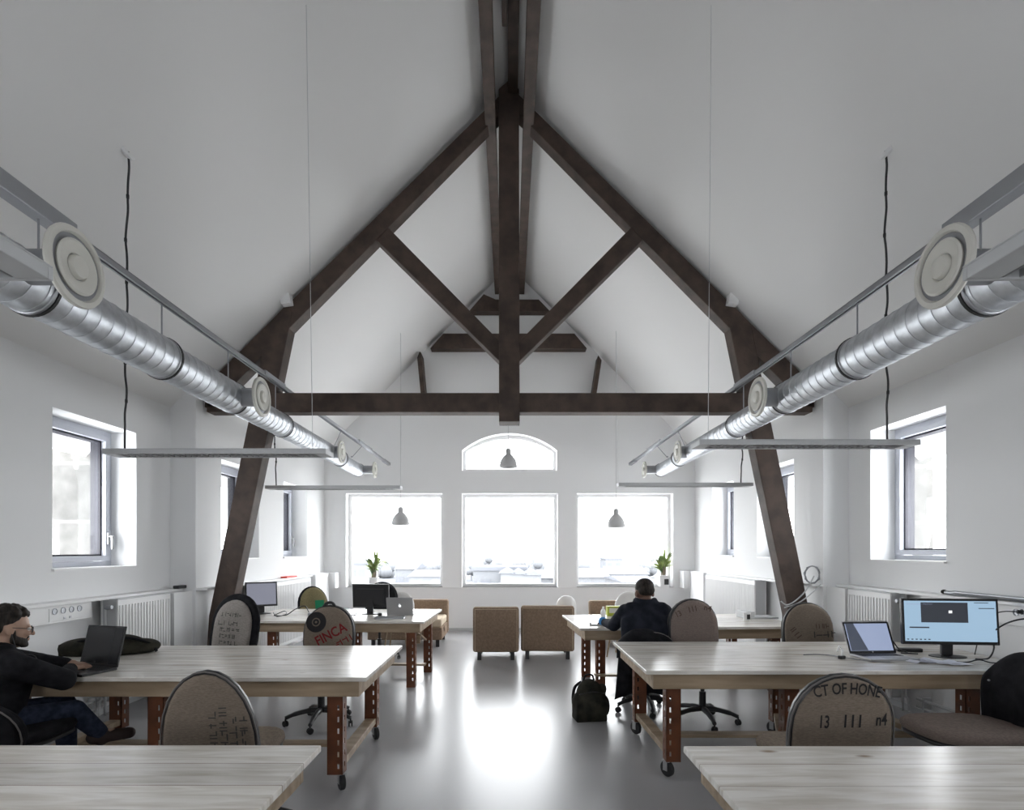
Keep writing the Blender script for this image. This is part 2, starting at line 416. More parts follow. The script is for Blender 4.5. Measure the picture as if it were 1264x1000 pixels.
far_holes = [(-3.16, -1.30, .846, 2.66), (-.92, .93, .846, 2.66), (1.30, 3.16, .846, 2.66), (-.915, .915, 3.10, 3.85)]
def arch_pts(hw, zs, zc, n=24):
    h = zc - zs; R = (hw*hw + h*h)/(2*h); a = math.asin(hw/R); cz = zc - R
    return [(R*math.sin(-a + 2*a*k/n), cz + R*math.cos(-a + 2*a*k/n)) for k in range(n+1)]
def spandrel(b):
    ap = arch_pts(.915, 3.49, 3.82)
    for (x0, z0), (x1, z1) in zip(ap, ap[1:]):
        b.prism_xz([(x0, z0), (x1, z1), (x1, 3.85), (x0, 3.85)], YF, YF+.45)
wall_y('wall_far', YF, YF+.45, -4.4, 4.4, 0, 7.3, far_holes, spandrel)
wall_y('wall_back', YB-.45, YB, -4.4, 4.4, 0, 7.3, [(-.9, .9, .9, 2.4)])  # rear window is out of view, added and sized for its daylight
b = MB(); b.box(-4.5, 4.5, YB-.45, YF+.45, -.15, 0); struct(b.build('floor', 'floor'))
b = MB()
for s in (-1, 1):
    b.prism_xz([(s*4.5, APEX-4.5), (0, APEX), (0, APEX+.2), (s*4.5, APEX-4.3)], YB-.45, YF+.45)
struct(b.build('ceiling', 'ceiling'))
b = MB(); b.box(-W2, W2, YF-.012, YF, 0, .06); struct(b.build('baseboard_far', 'lightgrey'))
for s, nm in ((-1, 'left'), (1, 'right')):
    b = MB(); x = s*W1; b.box(min(x, x-s*.012), max(x, x-s*.012), YB, YS, 0, .06); struct(b.build('baseboard_'+nm, 'lightgrey'))

nwin = [0]
def portal(loc, rot, sx, sy):
    l = bpy.data.lights.new('daylight_portal', 'AREA'); l.shape = 'RECTANGLE'; l.size = sx; l.size_y = sy
    l.cycles.is_portal = True
    o = bpy.data.objects.new('daylight_portal', l); C.objects.link(o); o.location = loc; o.rotation_euler = rot
def win_root():
    nwin[0] += 1
    o = bpy.data.objects.new('window_%d' % nwin[0], None); C.objects.link(o); return struct(o)
def side_window(s, W, y0, y1, z0, z1, handle=True):
    # frame sits 0.28 m deep in the reveal
    xi = s*(W+.26); r = win_root(); r.location = (xi, (y0+y1)/2, z0)
    hw = (y1-y0)/2; h = z1-z0; f = .05
    def bx(b, d0, d1, a, c, e, g): b.box(min(s*d0, s*d1), max(s*d0, s*d1), a, c, e, g)
    b = MB()
    bx(b, 0, .07, -hw, hw, 0, f); bx(b, 0, .07, -hw, hw, h-f, h); bx(b, 0, .07, -hw, -hw+f, f, h-f); bx(b, 0, .07, hw-f, hw, f, h-f)
    b.build('frame', 'winframe', r, bevel=.004)
    b = MB(); g = f+.003; e = .05
    bx(b, -.018, .05, -hw+g, hw-g, g, g+e); bx(b, -.018, .05, -hw+g, hw-g, h-g-e, h-g)
    bx(b, -.018, .05, -hw+g, -hw+g+e, g+e, h-g-e); bx(b, -.018, .05, hw-g-e, hw-g, g+e, h-g-e)
    sash = b.build('sash', 'winframe', r, bevel=.004)
    q = g+e; k = .016
    b = MB()
    bx(b, .03, .13, -hw+q, hw-q, q, q+k); bx(b, .03, .13, -hw+q, hw-q, h-q-k, h-q)
    bx(b, .03, .13, -hw+q, -hw+q+k, q, h-q); bx(b, .03, .13, hw-q-k, hw-q, q, h-q)
    b.build('gasket', 'gasket', r)
    b = MB(); bx(b, .04, .045, -hw+q-.005, hw-q+.005, q-.005, h-q+.005); b.build('pane', 'glass', r)
    if handle:
        b = MB(); yy = hw-g-.025
        bx(b, -.035, -.018, yy-.015, yy+.015, .22, .34); b.cyl((s*-.035, yy, .30), (s*-.065, yy, .30), .01)
        bx(b, -.075, -.058, yy-.012, yy+.012, .17, .31); b.build('handle', 'silver', r, bevel=.003)
    b = MB(); bx(b, -.285, 0, -hw-.01, hw+.01, -.018, 0.002); b.build('sill', 'white', r)
    portal((s*(W+.42), (y0+y1)/2, (z0+z1)/2), (PI/2, 0, s*PI/2), hw*2, h)
for h in L_near: side_window(-1, W1, *h)
for h in R_near: side_window(1, W1, *h, handle=False)
for h in L_far: side_window(-1, W2, *h)
for h in R_far: side_window(1, W2, *h, handle=False)
def flat_window(x0, x1, z0, z1, y, dirn=1, arch=False):
    r = win_root(); r.location = ((x0+x1)/2, y, z0); hw = (x1-x0)/2; h = z1-z0; f = .06
    b = MB()
    b.box(-hw, hw, 0, .07, 0, f); b.box(-hw, -hw+f, 0, .07, f, h if not arch else 3.49-z0); b.box(hw-f, hw, 0, .07, f, h if not arch else 3.49-z0)
    if not arch: b.box(-hw+f, hw-f, 0, .07, h-f, h)
    else:
        a1 = arch_pts(hw, 3.49-z0, 3.82-z0); a2 = arch_pts(hw-f, 3.49-z0-.005, 3.82-z0-f-.01)
        for i in range(len(a1)-1):
            b.prism_xz([a2[i], a2[i+1], a1[i+1], a1[i]], 0, .07)
    b.build('frame', 'white', r)
    b = MB()
    if arch:
        a2 = arch_pts(hw-.03, 3.49-z0, 3.82-z0-.03); b.prism_xz([(-hw+.03, .03)] + a2 + [(hw-.03, .03)], .03, .035)
    else: b.box(-hw+.03, hw-.03, .03, .035, .03, h-.03)
    b.build('pane', 'glass', r)
    portal(((x0+x1)/2, y+dirn*.15, (z0+z1)/2), (-dirn*PI/2, 0, 0), hw*2, h)
for i, h in enumerate(far_holes):
    flat_window(h[0], h[1], h[2], 3.82 if i == 3 else h[3], YF+.2, 1, i == 3)
for h in ((-.9, .9, .9, 2.4),): flat_window(*h, YB-.25, -1)

# masonry returns outside the near side windows
b = MB(); b.box(-9.5, -4.32, 6.02, 6.6, -1, 5); tag(b.build('stone_wall', 'stone'), 'pale stone block wall seen outside the near left window', 'wall')
b = MB(); b.box(4.34, 4.66, 6.24, 6.7, -1, 5); tag(b.build('stone_wall', 'stone'), 'narrow stone pier seen outside the near right window', 'wall')

# ------------------------------------------------------------------ roof truss
TY0, TY1 = 6.60, 6.78
def T(px, py, d=TY0): return (wx(px, d), wz(py, d))
tr = thing('roof_truss', 'dark brown timber roof truss crossing the whole room below the white pitched ceiling', 'roof truss', (0, 0, 0))
b = MB(); b.prism_xz([T(616, 521), T(641.5, 521), T(640.5, 112), T(629, 100), T(615.5, 112)], TY0-.03, TY1+.03); b.build('king_post', 'timber', tr, bevel=.008)
b = MB(); b.box(-3.53, 3.53, TY0, TY1, 3.165, 3.39); b.build('tie_beam', 'timber', tr, bevel=.01)
for s in (-1, 1):
    def q(px, py): x, z = T(px, py); return (x if s < 0 else -x, z)
    b = MB(); b.prism_xz([(0, 6.97), (s*3.55, 3.47), (s*3.55, 3.22), (s*3.47, 3.22), (0, 6.75)], TY0, TY1); b.build('rafter', 'timber', tr, bevel=.008)
    b = MB(); b.prism_xz([q(331, 400), q(355, 374), q(361, 386), q(284, 760), (s*3.28, 0), (s*3.55, 0), q(258, 760)], TY0-.005, TY1); b.build('raking_post', 'timber', tr, bevel=.008)
    b = MB(); b.prism_xz([q(476, 277), q(620, 424), q(620, 449), q(458, 289)], TY0+.01, TY1-.01); b.build('diagonal_strut', 'timber', tr, bevel=.008)
for s, lab in ((-1, 'small white box fixed to the left rafter above the raking post'), (1, 'small white box fixed to the right rafter above the raking post')):
    x, z = T(356, 373); b = MB(); b.box(-.058, .058, -.1, 0, -.06, .06)
    o = b.build('sensor_box', 'white', None, bevel=.008); o.location = (s*abs(x), TY0-.006, z); o.rotation_euler = (0, s*.15, 0)
    tag(o, lab, 'sensor', 'white boxes on the truss')
for s, lab in ((-1, 'left one of the twin dark ridge beams running beside the king post'), (1, 'right one of the twin dark ridge beams running beside the king post')):
    b = MB(); b.box(min(s*.159, s*.284), max(s*.159, s*.284), .4, YF, 6.5, 6.69)
    tag(b.build('ridge_purlin', 'timber', None, bevel=.006), lab, 'beam', 'twin ridge beams')
b = MB(); b.box(-.02, .095, .4, TY0-.03, 6.85, 7.02); tag(b.build('ridge_beam', 'timber', None, bevel=.006), 'single dark ridge beam along the very top of the ceiling above the king post', 'beam')
b = MB(); b.add([], [])
pr = [(4.6, 6.66), (5.25, 6.66), (5.55, 6.72), (5.68, 6.80), (5.70, 6.97), (4.6, 6.97)]
n = len(pr); vs = [(-.075, y, z) for y, z in pr] + [(-.022, y, z) for y, z in pr]
b.add(vs, [tuple(range(n)), tuple(range(2*n-1, n-1, -1))] + [(i, n+i, n+(i+1) % n, (i+1) % n) for i in range(n)])
tag(b.build('timber_cleat', 'timber', None, bevel=.006), 'short dark timber cleat with rounded end beside the top ridge beam', 'timber')
d2 = 10.74
b = MB(); b.prism_xz([T(531, 430, d2), T(724.5, 430, d2), T(709, 411.6, d2), T(547, 411.6, d2)], d2, YF)
tag(b.build('collar_beam', 'timber', None, bevel=.006), 'lower and longer dark collar beam across the far gable', 'beam', 'collar beams at the far gable')
b = MB(); b.prism_xz([T(579, 384, d2), T(679, 384, d2), T(665, 369.6, d2), T(612, 369.6, d2), T(597, 363, d2)], d2, YF)
tag(b.build('collar_beam', 'timber', None, bevel=.006), 'upper and shorter dark collar beam across the far gable', 'beam', 'collar beams at the far gable')
b = MB(); b.prism_xz([T(516, 444, d2), T(519, 436, d2), T(521, 438, d2), T(526.5, 500, d2), T(521.5, 500, d2)], d2-.1, YF)
tag(b.build('timber_strut', 'timber', None), 'short dark leaning strut at the left of the far gable', 'timber', 'struts at the far gable')
b = MB(); b.prism_xz([T(737.4, 441, d2), T(741.6, 447, d2), T(733.5, 500, d2), T(728.5, 500, d2)], d2-.1, YF)
tag(b.build('timber_strut', 'timber', None), 'short dark leaning strut at the right of the far gable', 'timber', 'struts at the far gable')

# ------------------------------------------------------------------ ventilation
DL = 2.60
def duct(s, side):
    r = thing('ventilation_duct', 'silver spiral ventilation duct hung along the %s side of the room' % side, 'duct', (s*DL, 0, 2.95), 0, 'ventilation ducts')
    ya = Matrix.Rotation(-PI/2, 4, 'X')
    segs = [(0.3, 3.1, .158, .04), (3.1, 4.26, .152, .04), (4.26, 5.35, .142, .035), (5.35, 6.49, .128, .03), (6.49, 8.7, .119, .02), (8.7, 9.78, .106, -.01)]
    for y0, y1, rr, dz in segs:
        prof = []; y = y0; k = 0
        while y < y1-.02:
            prof += [(rr, y), (rr, min(y+.10, y1)-.006), (rr+.0028, min(y+.10, y1)-.003)]; y += .105
        prof.append((rr, y1))
        b = MB(); b.lathe(prof, Matrix.Translation((0, 0, dz)) @ Matrix.Rotation(-PI/2, 4, 'X'), 32); b.build('duct_section', 'galv', r, smooth=True)
    for (y0, y1, rr, dz), nx in zip(segs, segs[1:]+[None]):
        m = Matrix.Translation((0, 0, dz)) @ Matrix.Rotation(-PI/2, 4, 'X')
        e = rr+.006
        b = MB(); b.lathe([(rr, y1-.05), (e, y1-.045), (e, y1-.03)], m, 32); b.build('collar', 'galvdark', r, smooth=True)
        b = MB(); b.lathe([(rr-.01, y1-.028), (e+.004, y1-.025), (e+.004, y1-.008), (rr-.01, y1-.004)], m, 32); b.build('coupling_ring', 'rubber', r, smooth=True)
    for y, off, D, dz in ((2.90, 2.21, .40, .05), (5.28, 2.30, .365, .03), (8.1, 2.39, .33, .01), (9.72, 2.30, .28, -.01)):
        m = Matrix.Translation((0, y, dz)) @ Matrix.Rotation(-s*PI/2, 4, 'Y'); L = DL-off
        b = MB(); b.lathe([(.085 if D > .3 else .07, 0), (.085 if D > .3 else .07, L-.03), (D*.40, L-.008)], m, 24); b.build('branch_pipe', 'galvdark', r, smooth=True)
        R = D/2
        b = MB(); b.lathe([(R*.8, L-.03), (R*.98, L-.02), (R, L-.008), (R*.97, L+.004), (R*.84, L+.008), (R*.80, L-.004), (R*.76, L-.03), (R*.2, L-.03)], m, 36)
        df = b.build('diffuser', 'cream', r, smooth=True)
        b = MB(); b.lathe([(R*.3, L-.028), (R*.66, L-.008), (R*.68, L+.004), (R*.62, L+.012), (R*.34, L+.002), (R*.30, L-.012), (R*.28, L+.012), (R*.26, L+.02), (R*.12, L+.028)], m, 36)
        b.build('diffuser_cone', 'cream', df, smooth=True)
    return r
def rail(s, side):
    r = thing('cable_rail', 'grey steel hanging rail running above the %s ventilation duct' % side, 'rail', (s*DL, 0, 3.42), 0, 'hanging rails')
    def pt(y):
        t = max(0, (y-6.9)/3.95); return Vector((-s*.29*t, y, -.21*t))
    b = MB()
    for a, c in ((.4, 6.9), (6.9, 10.85)):
        A, B = pt(a), pt(c)
        for dx, dz, ww, hh in ((0, .018, .05, .006), (-.022, 0, .006, .04), (.022, 0, .006, .04), (-.016, -.018, .014, .005), (.016, -.018, .014, .005)):
            b.beam(A+Vector((dx, 0, dz)), B+Vector((dx, 0, dz)), ww, hh)
    b.build('channel', 'galvdark', r)
    for y0, y1, ww, hh in ((2.2, 3.36, .085, .10), (5.97, 6.5, .07, .05), (9.1, 9.75, .07, .05)):
        b = MB(); b.beam(pt(y0)+Vector((0, 0, .012)), pt(y1)+Vector((0, 0, .012)), ww, hh); b.build('splice_plate', 'galvdark', r, bevel=.006)
    b = MB(); A = pt(10.5); b.beam(A, pt(10.86), .06, .05); b.build('end_bracket', 'galvdark', r)
    for y in (2.2, 3.13, 4.24, 5.24, 6.3, 8.4, 9.35):
        p = pt(y); q2 = Vector((0, y, -.45 + (.16 if y < 4.2 else .14 if y < 6 else .12)))
        b = MB(); b.cyl(p, q2, .006, seg=8); b.cyl(q2, q2+Vector((0, 0, .02)), .014, seg=8); b.build('hanger_rod', 'galvdark', r)
for s, side in ((-1, 'left'), (1, 'right')): duct(s, side); rail(s, side)

# ------------------------------------------------------------------ strip lights
def ceil_pt(px, py):
    k = (HY-py)/abs(px-CX); x = (APEX-EYE)/(k+1); d = x*F/abs(px-CX)
    return Vector((math.copysign(x, px-CX), d, EYE+k*x))
def strip_light(label, x0, x1, y0, y1, z, cable=None, wires=(), cbot=None):
    r = thing('strip_light', label, 'light fixture', ((x0+x1)/2, (y0+y1)/2, z), 0, 'louvred strip lights')
    hw = (x1-x0)/2; hd = (y1-y0)/2; f = .018; H = .042
    b = MB()
    b.box(-hw, hw, -hd, hd, H-.006, H); b.box(-hw, hw, -hd, -hd+f, 0, H-.006); b.box(-hw, hw, hd-f, hd, 0, H-.006)
    b.box(-hw, -hw+.09, -hd+f, hd-f, 0, H-.006); b.box(hw-.09, hw, -hd+f, hd-f, 0, H-.006)
    b.build('housing', 'lightgrey', r, bevel=.004)
    b = MB(); n = int((2*hw-.2)/.045)
    for i in range(n+1):
        x = -hw+.1+i*(2*hw-.2)/n; b.box(x-.0015, x+.0015, -hd+f, hd-f, .003, .03)
    b.box(-hw+.09, hw-.09, -.003, .003, .003, .03)
    b.build('louvre', 'silver', r)
    b = MB(); b.cyl((-hw+.1, hd*.45, .028), (hw-.1, hd*.45, .028), .008); b.cyl((-hw+.1, -hd*.45, .028), (hw-.1, -hd*.45, .028), .008); b.build('tube_lamp', 'white', r)
    base = Vector(r.location)
    if cable is not None:
        top = ceil_pt(*cable) - base; bot = Vector((cbot, 0, H)); n = 22; pts = []
        for i in range(n+1):
            t = i/n; p = top.lerp(bot, t); wob = .005*math.sin(i*1.9)+.006*math.sin(i*.8); p += Vector((wob if 0 < i < n else 0, 0, 0)); pts.append(p)
        pts[-2] = pts[-2]*.5 + pts[-3]*.5
        b = MB(); b.tube(smoothpath(pts, 3), .0075, 6)
        cb = b.build('power_cable', 'black', r, smooth='all')
        b = MB()
        for i in range(3, n-2, 3): b.cyl(pts[i]-Vector((0, 0, .012)), pts[i]+Vector((0, 0, .012)), .011, seg=6)
        b.build('cable_tie', 'rubber', cb)
        nrm = Vector((math.copysign(-1, top.x+base.x), 0, -1)).normalized(); qq = nrm.to_track_quat('Z', 'Y').to_matrix().to_4x4()
        b = MB(); b.lathe([(.055, 0), (.052, .02), (.03, .035)], Matrix.Translation(top) @ qq, 20); b.build('ceiling_rose', 'white', r, smooth=True)
    for (px, py), wxl in wires:
        top = ceil_pt(px, py)-base if not isinstance(px, Vector) else px-base
        b = MB(); b.cyl(top, (wxl, 0, H), .0022, seg=6); b.build('suspension_wire', 'lightgrey', r)
    return r
zl = 2.30
strip_light('nearest louvred strip light at the left edge of the picture above the first desk', -3.05, -1.27, 1.28, 1.58, zl, wires=[((Vector((-1.4, 1.43, ceil_z(1.4))), None), .76), ((Vector((-2.9, 1.43, ceil_z(2.9))), None), -.74)])
strip_light('nearest louvred strip light at the right edge of the picture above the first desk', 1.26, 3.05, 1.28, 1.58, zl, wires=[((Vector((1.4, 1.43, ceil_z(1.4))), None), -.755), ((Vector((2.9, 1.43, ceil_z(2.9))), None), .745)])
strip_light('long louvred strip light hanging before the near left window', -3.15, -1.42, 4.38, 4.58, zl+.0, (158, 187), [((378, 6), .73)], -.755)
strip_light('long louvred strip light hanging before the near right window', 1.44, 3.12, 4.30, 4.50, zl+.055, (1093, 186), [((878, 6), -.74)], .65)
strip_light('farther louvred strip light on the left beyond the roof truss', -3.0, -1.34, 6.95, 7.10, zl+.01, (336, 440), [((496, 440), .82)], -.72)
strip_light('farther louvred strip light on the right beyond the roof truss', 1.34, 2.99, 6.95, 7.10, zl+.045, (920, 440), [((761, 440), -.82)], .70)

# ------------------------------------------------------------------ bell pendants
def pendant(px, ytop, ybot, label, topz):
    d = 9.55; zb = wz(ybot, d); x = wx(px, d); R = 11*d/F
    r = thing('pendant_lamp', label, 'pendant lamp', (x, d, zb), 0, 'grey bell pendant lamps')
    h = (ybot-ytop)*d/F
    prof = [(R, 0), (R*.99, .02), (R*.94, h*.24), (R*.82, h*.40), (R*.63, h*.54), (R*.45, h*.63), (R*.33, h*.68)]
    b = MB(); b.lathe(prof, None, 28, cap=False); b.build('shade', 'lampgrey', r, smooth='all', solid=.004)
    b = MB(); b.lathe([(R*.34, h*.67), (R*.31, h*.72), (R*.31, h*.9), (R*.26, h*.94), (R*.26, h), (.01, h*1.01)], None, 20); b.build('lamp_neck', 'lampgrey', r, smooth=True)
    b = MB(); b.sphere((0, 0, h*.36), R*.33); b.build('bulb', 'white', r, smooth='all')
    b = MB(); b.cyl((0, 0, h), (0, 0, topz-zb), .004, seg=6); b.build('cord', 'lightgrey', r)
pendant(494.5, 626, 648, 'grey bell pendant lamp hanging before the left far window', ceil_z(1.83))
pendant(627.5, 554, 577, 'grey bell pendant lamp hanging before the arched window', 6.9)
pendant(760.5, 628, 651, 'grey bell pendant lamp hanging before the right far window', ceil_z(1.8))
# ------------------------------------------------------------------ wall ledges, trunking, radiators
def ledge(s, nm, zt):
    b = MB(); x0, x1 = s*W1, s*(W1-.15)
    b.box(min(x0, x1), max(x0, x1), YB, YS, zt-.028, zt); struct(b.build('trim_%d' % (1 if s < 0 else 2), 'white', None, bevel=.004))
    b = MB(); x0, x1 = s*W2, s*(W2-.13)
    b.box(min(x0, x1), max(x0, x1), YS, YF, zt-.028, zt); struct(b.build('trim_%d' % (3 if s < 0 else 4), 'white', None, bevel=.004))
    b = MB(); x0, x1 = s*W1, s*(W1-.25)
    b.box(min(x0, x1), max(x0, x1), 6.12, YS+.1, 0, zt-.03); struct(b.build('trim_%d' % (5 if s < 0 else 6), 'wall'))
ledge(-1, 'left', 1.125); ledge(1, 'right', 1.17)
def trunking(s, y0, y1, zt, h, groups, label):
    x = s*(W1-.05); r = thing('socket_trunking', label, 'socket strip', (x, y0, zt-h), 0, 'wall socket strips')
    b = MB(); b.box(-.05, .05, 0, y1-y0, 0, h); b.build('cover', 'white', r, bevel=.006)
    q = Matrix.Rotation(-s*PI/2, 4, 'Y')
    for yc in groups:
        b = MB(); b.box(-.003, .003, yc-y0-.19, yc-y0+.19, .02, h-.02, Matrix.Translation((-s*.051, 0, 0)))
        fp = b.build('face_plate', 'white', r, bevel=.002)
        for k in range(4):
            yy = yc-y0-.135+.09*k; mm = Matrix.Translation((-s*.053, yy, h*.68)) @ q
            b = MB(); b.lathe([(.027, 0), (.027, .006), (.022, .006), (.02, .002), (.002, .002)], mm, 18); b.build('socket', 'galvdark', fp, smooth=True)
        for k in (-1, 1):
            b = MB(); b.box(-.002, .002, -.01, .01, -.01, .01, Matrix.Translation((-s*.055, yc-y0+k*.03, h*.25))); b.build('data_port', 'galvdark', fp)
trunking(-1, 1.0, 5.12, 1.095, .15, (4.22, 4.83), 'white socket strip under the ledge on the near left wall')
trunking(1, 1.0, 5.2, 1.14, .15, (4.08, 4.83), 'white socket strip under the ledge on the near right wall')
def radiator(s, W, y0, y1, zt, label, valve_near=True, gap=.06):
    x = s*(W-gap-.09); D = .16; H = zt-.14
    r = thing('radiator', label, 'radiator', (x, (y0+y1)/2, .14), 0, 'white panel radiators')
    hl = (y1-y0)/2
    b = MB(); b.box(-D/2+.02, D/2-.02, -hl+.005, hl-.005, .01, H-.01); b.build('core', 'lightgrey', r)
    b = MB(); fx = -s*D/2
    n = int(2*hl/.045); 
    for sg in (-1, 1):
        xx = sg*D/2
        b.box(min(xx, xx-sg*.018), max(xx, xx-sg*.018), -hl, hl, 0, H)
        for k in range(n):
            yy = -hl+.03+k*(2*hl-.06)/max(n-1, 1); b.box(min(xx, xx+sg*.007), max(xx, xx+sg*.007), yy-.013, yy+.013, .05, H-.05)
    b.build('panel', 'white', r, bevel=.003)
    b = MB(); b.box(-D/2, D/2, -hl, hl, H, H+.012); 
    for e in (-hl, hl-.006): b.box(-D/2+.018, D/2-.018, e, e+.006, .02, H)
    b.build('grille', 'lightgrey', r, bevel=.003)
    e = -1 if valve_near else 1
    b = MB(); b.cyl((0, e*hl, H-.06), (0, e*(hl+.05), H-.06), .014); b.lathe([(.022, 0), (.024, .04), (.018, .06)], Matrix.Translation((0, e*(hl+.05), H-.06)) @ Matrix.Rotation(-s*PI/2, 4, 'Y'), 14); b.build('valve', 'galvdark', r, smooth=True)
    b = MB(); b.tube(smoothpath([(0, e*(hl+.05), H-.06), (0, e*(hl+.055), H-.15), (0, e*(hl+.055), .12), (0, e*(hl+.055), -.10)], 3), .011)
    b.tube(smoothpath([(.03*s, e*(hl+.0), .03), (.03*s, e*(hl+.08), .02), (.03*s, e*(hl+.09), -.10)], 3), .011); b.build('pipe', 'lightgrey', r, smooth='all')
    for yy in (-hl*.7, hl*.7):
        b = MB(); b.box(min(0, s*(D/2+gap)), max(0, s*(D/2+gap)), yy-.015, yy+.015, H*.8, H*.8+.03); b.build('bracket', 'lightgrey', r)
radiator(-1, W1, 5.27, 6.09, 1.09, 'white radiator below the ledge on the near left wall')
radiator(1, W1, 5.42, 6.11, 1.135, 'white radiator below the ledge on the near right wall')
radiator(-1, W2, 7.55, 9.55, 1.09, 'long white radiator on the left wall beyond the truss', False)
radiator(1, W2, 7.75, 9.70, 1.135, 'long white radiator on the right wall beyond the truss', False)
for s, zt, nm in ((-1, 1.135, 'left'), (1, 1.165, 'right')):
    b = MB(); x0, x1 = s*3.28, s*3.58; b.box(min(x0, x1), max(x0, x1), YF-.28, YF, .846, zt); struct(b.build('trim_%d' % (7 if s < 0 else 8), 'wall'))
    b = MB(); x0, x1 = s*3.40, s*3.58; b.box(min(x0, x1), max(x0, x1), YF-1.0, YF-.28, 0, zt); struct(b.build('trim_%d' % (9 if s < 0 else 10), 'wall'))
b = MB(); b.box(-3.58, 3.58, YF-.02, YF+.22, .826, .846); struct(b.build('trim_11', 'white'))
# skirting pipes along the near walls
for s, lab in ((-1, 'pair of white heating pipes along the foot of the near left wall'), (1, 'pair of white heating pipes along the foot of the near right wall')):
    r = thing('heating_pipes', lab, 'pipes', (s*(W1-.06), 3.2, 0), 0)
    for z in (.1, .17):
        b = MB(); b.cyl((0, -2.2, z), (0, 2.1, z), .013); b.build('pipe', 'lightgrey', r, smooth=True)
    for y in (-2, -1, 0, 1, 2):
        b = MB(); b.box(min(-s*.02, s*.05), max(-s*.02, s*.05), y-.01, y+.01, .07, .2); b.build('clip', 'lightgrey', r)
b = MB(); b.cbox((0, 0, .018), (.07, .16, .036)); o = b.build('remote_box', 'black', None, bevel=.008); o.location = (-3.72, 6.40, 1.125)
tag(o, 'small black box lying on the left ledge near the wall step', 'box')
b = MB(); b.cbox((0, 0, .012), (.10, .42, .024)); o = b.build('ring_binder', 'red', None, bevel=.004); o.location = (-3.5, 9.0, 1.125)
tag(o, 'flat red folder lying on the far left ledge', 'folder')
r = thing('folded_stand', 'folded grey stand lying on the near right ledge', 'stand', (3.77, 4.55, 1.17))
for dx, y0, y1, z, rr in ((0, -.6, .35, .02, .018), (-.03, -.6, .25, .03, .013), (.03, -.7, .3, .025, .013)):
    b = MB(); b.cyl((dx, y0, z), (dx*.5, y1, z), rr); b.build('tube', 'galvdark', r, smooth=True)
b = MB(); b.sphere((0, .37, .024), (.02, .03, .02)); b.build('end_knob', 'olive', r, smooth='all')

# ------------------------------------------------------------------ desks
def rack_leg(x, y, z0, z1, ox):
    # pallet rack upright: channel with a slotted front and slotted side plate (ox: side facing the end)
    b = MB(); hw, hd, t = .05, .045, .004
    def plate(axis, off, a0, a1, c0, c1):
        # solid strips beside a column of slots c0..c1
        def bb(u0, u1, za, zb):
            if axis == 'y': b.box(x+u0, x+u1, y+off, y+off+t, za, zb)
            else: b.box(x+off, x+off+t, y+u0, y+u1, za, zb)
        bb(a0, c0, z0, z1); bb(c1, a1, z0, z1)
        n = int((z1-z0-.03)/.075); z = z0
        for k in range(n):
            zz = z1-.05-.075*k; bb(c0, c1, zz-.038, zz) if False else None
        cuts = [z1-.06-.075*k for k in range(n)]
        top = z1
        for cz in cuts:
            bb(c0, c1, cz, top); top = cz-.034
        bb(c0, c1, z0, top)
    cc = .022*ox
    plate('y', -hd, -hw, hw, cc-.006, cc+.006)
    plate('x', (hw-t) if ox > 0 else -hw, -hd, hd, -.012, .008)
    plate('x', -hw if ox > 0 else (hw-t), -hd, hd, -.012, .008)
    return b
def desk(name_label, x0, x1, y0, y1, legs, casters=True, rz=0, apron='pine2', xs=0, zt=.75):
    cxm, cym = (x0+x1)/2, (y0+y1)/2
    r = thing('work_desk', name_label, 'desk', (cxm, cym, 0), rz, 'long pine plank desks')
    hx, hy = (x1-x0)/2, (y1-y0)/2
    b = MB(); b.box(-hx, hx, -hy, hy, zt-.027, zt); b.build('tabletop', 'pine', r, bevel=.004)
    b = MB(); a = .055; za = zt-.13; e = .05
    b.box(-hx+a, hx-a, -hy+e*.6, -hy+e*.6+.035, za, zt-.028); b.box(-hx+a, hx-a, hy-e-.035, hy-e, za, zt-.028)
    b.box(-hx+a, -hx+a+.035, -hy+e*.6+.035, hy-e-.035, za, zt-.028); b.box(hx-a-.035, hx-a, -hy+e*.6+.035, hy-e-.035, za, zt-.028)
    b.build('apron', apron, r, bevel=.003)
    zb = .113 if casters else 0.0
    for (lx, ly, ox) in legs:
        px, py = lx-cxm, ly-cym
        lg = rack_leg(px, py, zb, za+.0, ox).build('leg', 'rack', r)
        if casters and abs(ly-cym) > .3:
            rr = .054; b = MB()
            m = Matrix.Translation((px+ox*.03, py, rr)) @ Matrix.Rotation(math.radians(32), 4, 'Z') @ Matrix.Rotation(PI/2, 4, 'Y')
            b.lathe([(.012, -.016), (rr*.9, -.016), (rr, -.010), (rr, .010), (rr*.9, .016), (.012, .016)], m, 22)
            cs = b.build('caster_wheel', 'rubber', lg, smooth=True)
            b = MB(); mm = Matrix.Translation((px+ox*.03, py, 0)) @ Matrix.Rotation(math.radians(32), 4, 'Z')
            for k in (-1, 1): b.box(k*.021-.002, k*.021+.002, -.016, .02, rr-.012, .112, mm)
            b.box(-.024, .024, -.03, .03, .106, .113, mm); b.build('caster_fork', 'silver', lg)
    # end stretchers between front and back legs, long stretcher
    fr = [l for l in legs if l[1] < cym-.3]; bk = [l for l in legs if l[1] > cym+.3]
    for l in fr:
        m = [k for k in bk if abs(k[0]-l[0]) < .35]
        if m:
            k = m[0]; b = MB()
            b.beam((l[0]-cxm, l[1]-cym+.045, .165), (k[0]-cxm, k[1]-cym-.045, .165), .085, .045); b.build('end_stretcher', 'pine2', r, bevel=.004)
    xs_ = [l[0]-cxm for l in legs]
    b = MB(); b.box(min(xs_), max(xs_), -.05, .05, .119, .142) ; b.build('long_stretcher', 'pine2', r, bevel=.004)
    return r
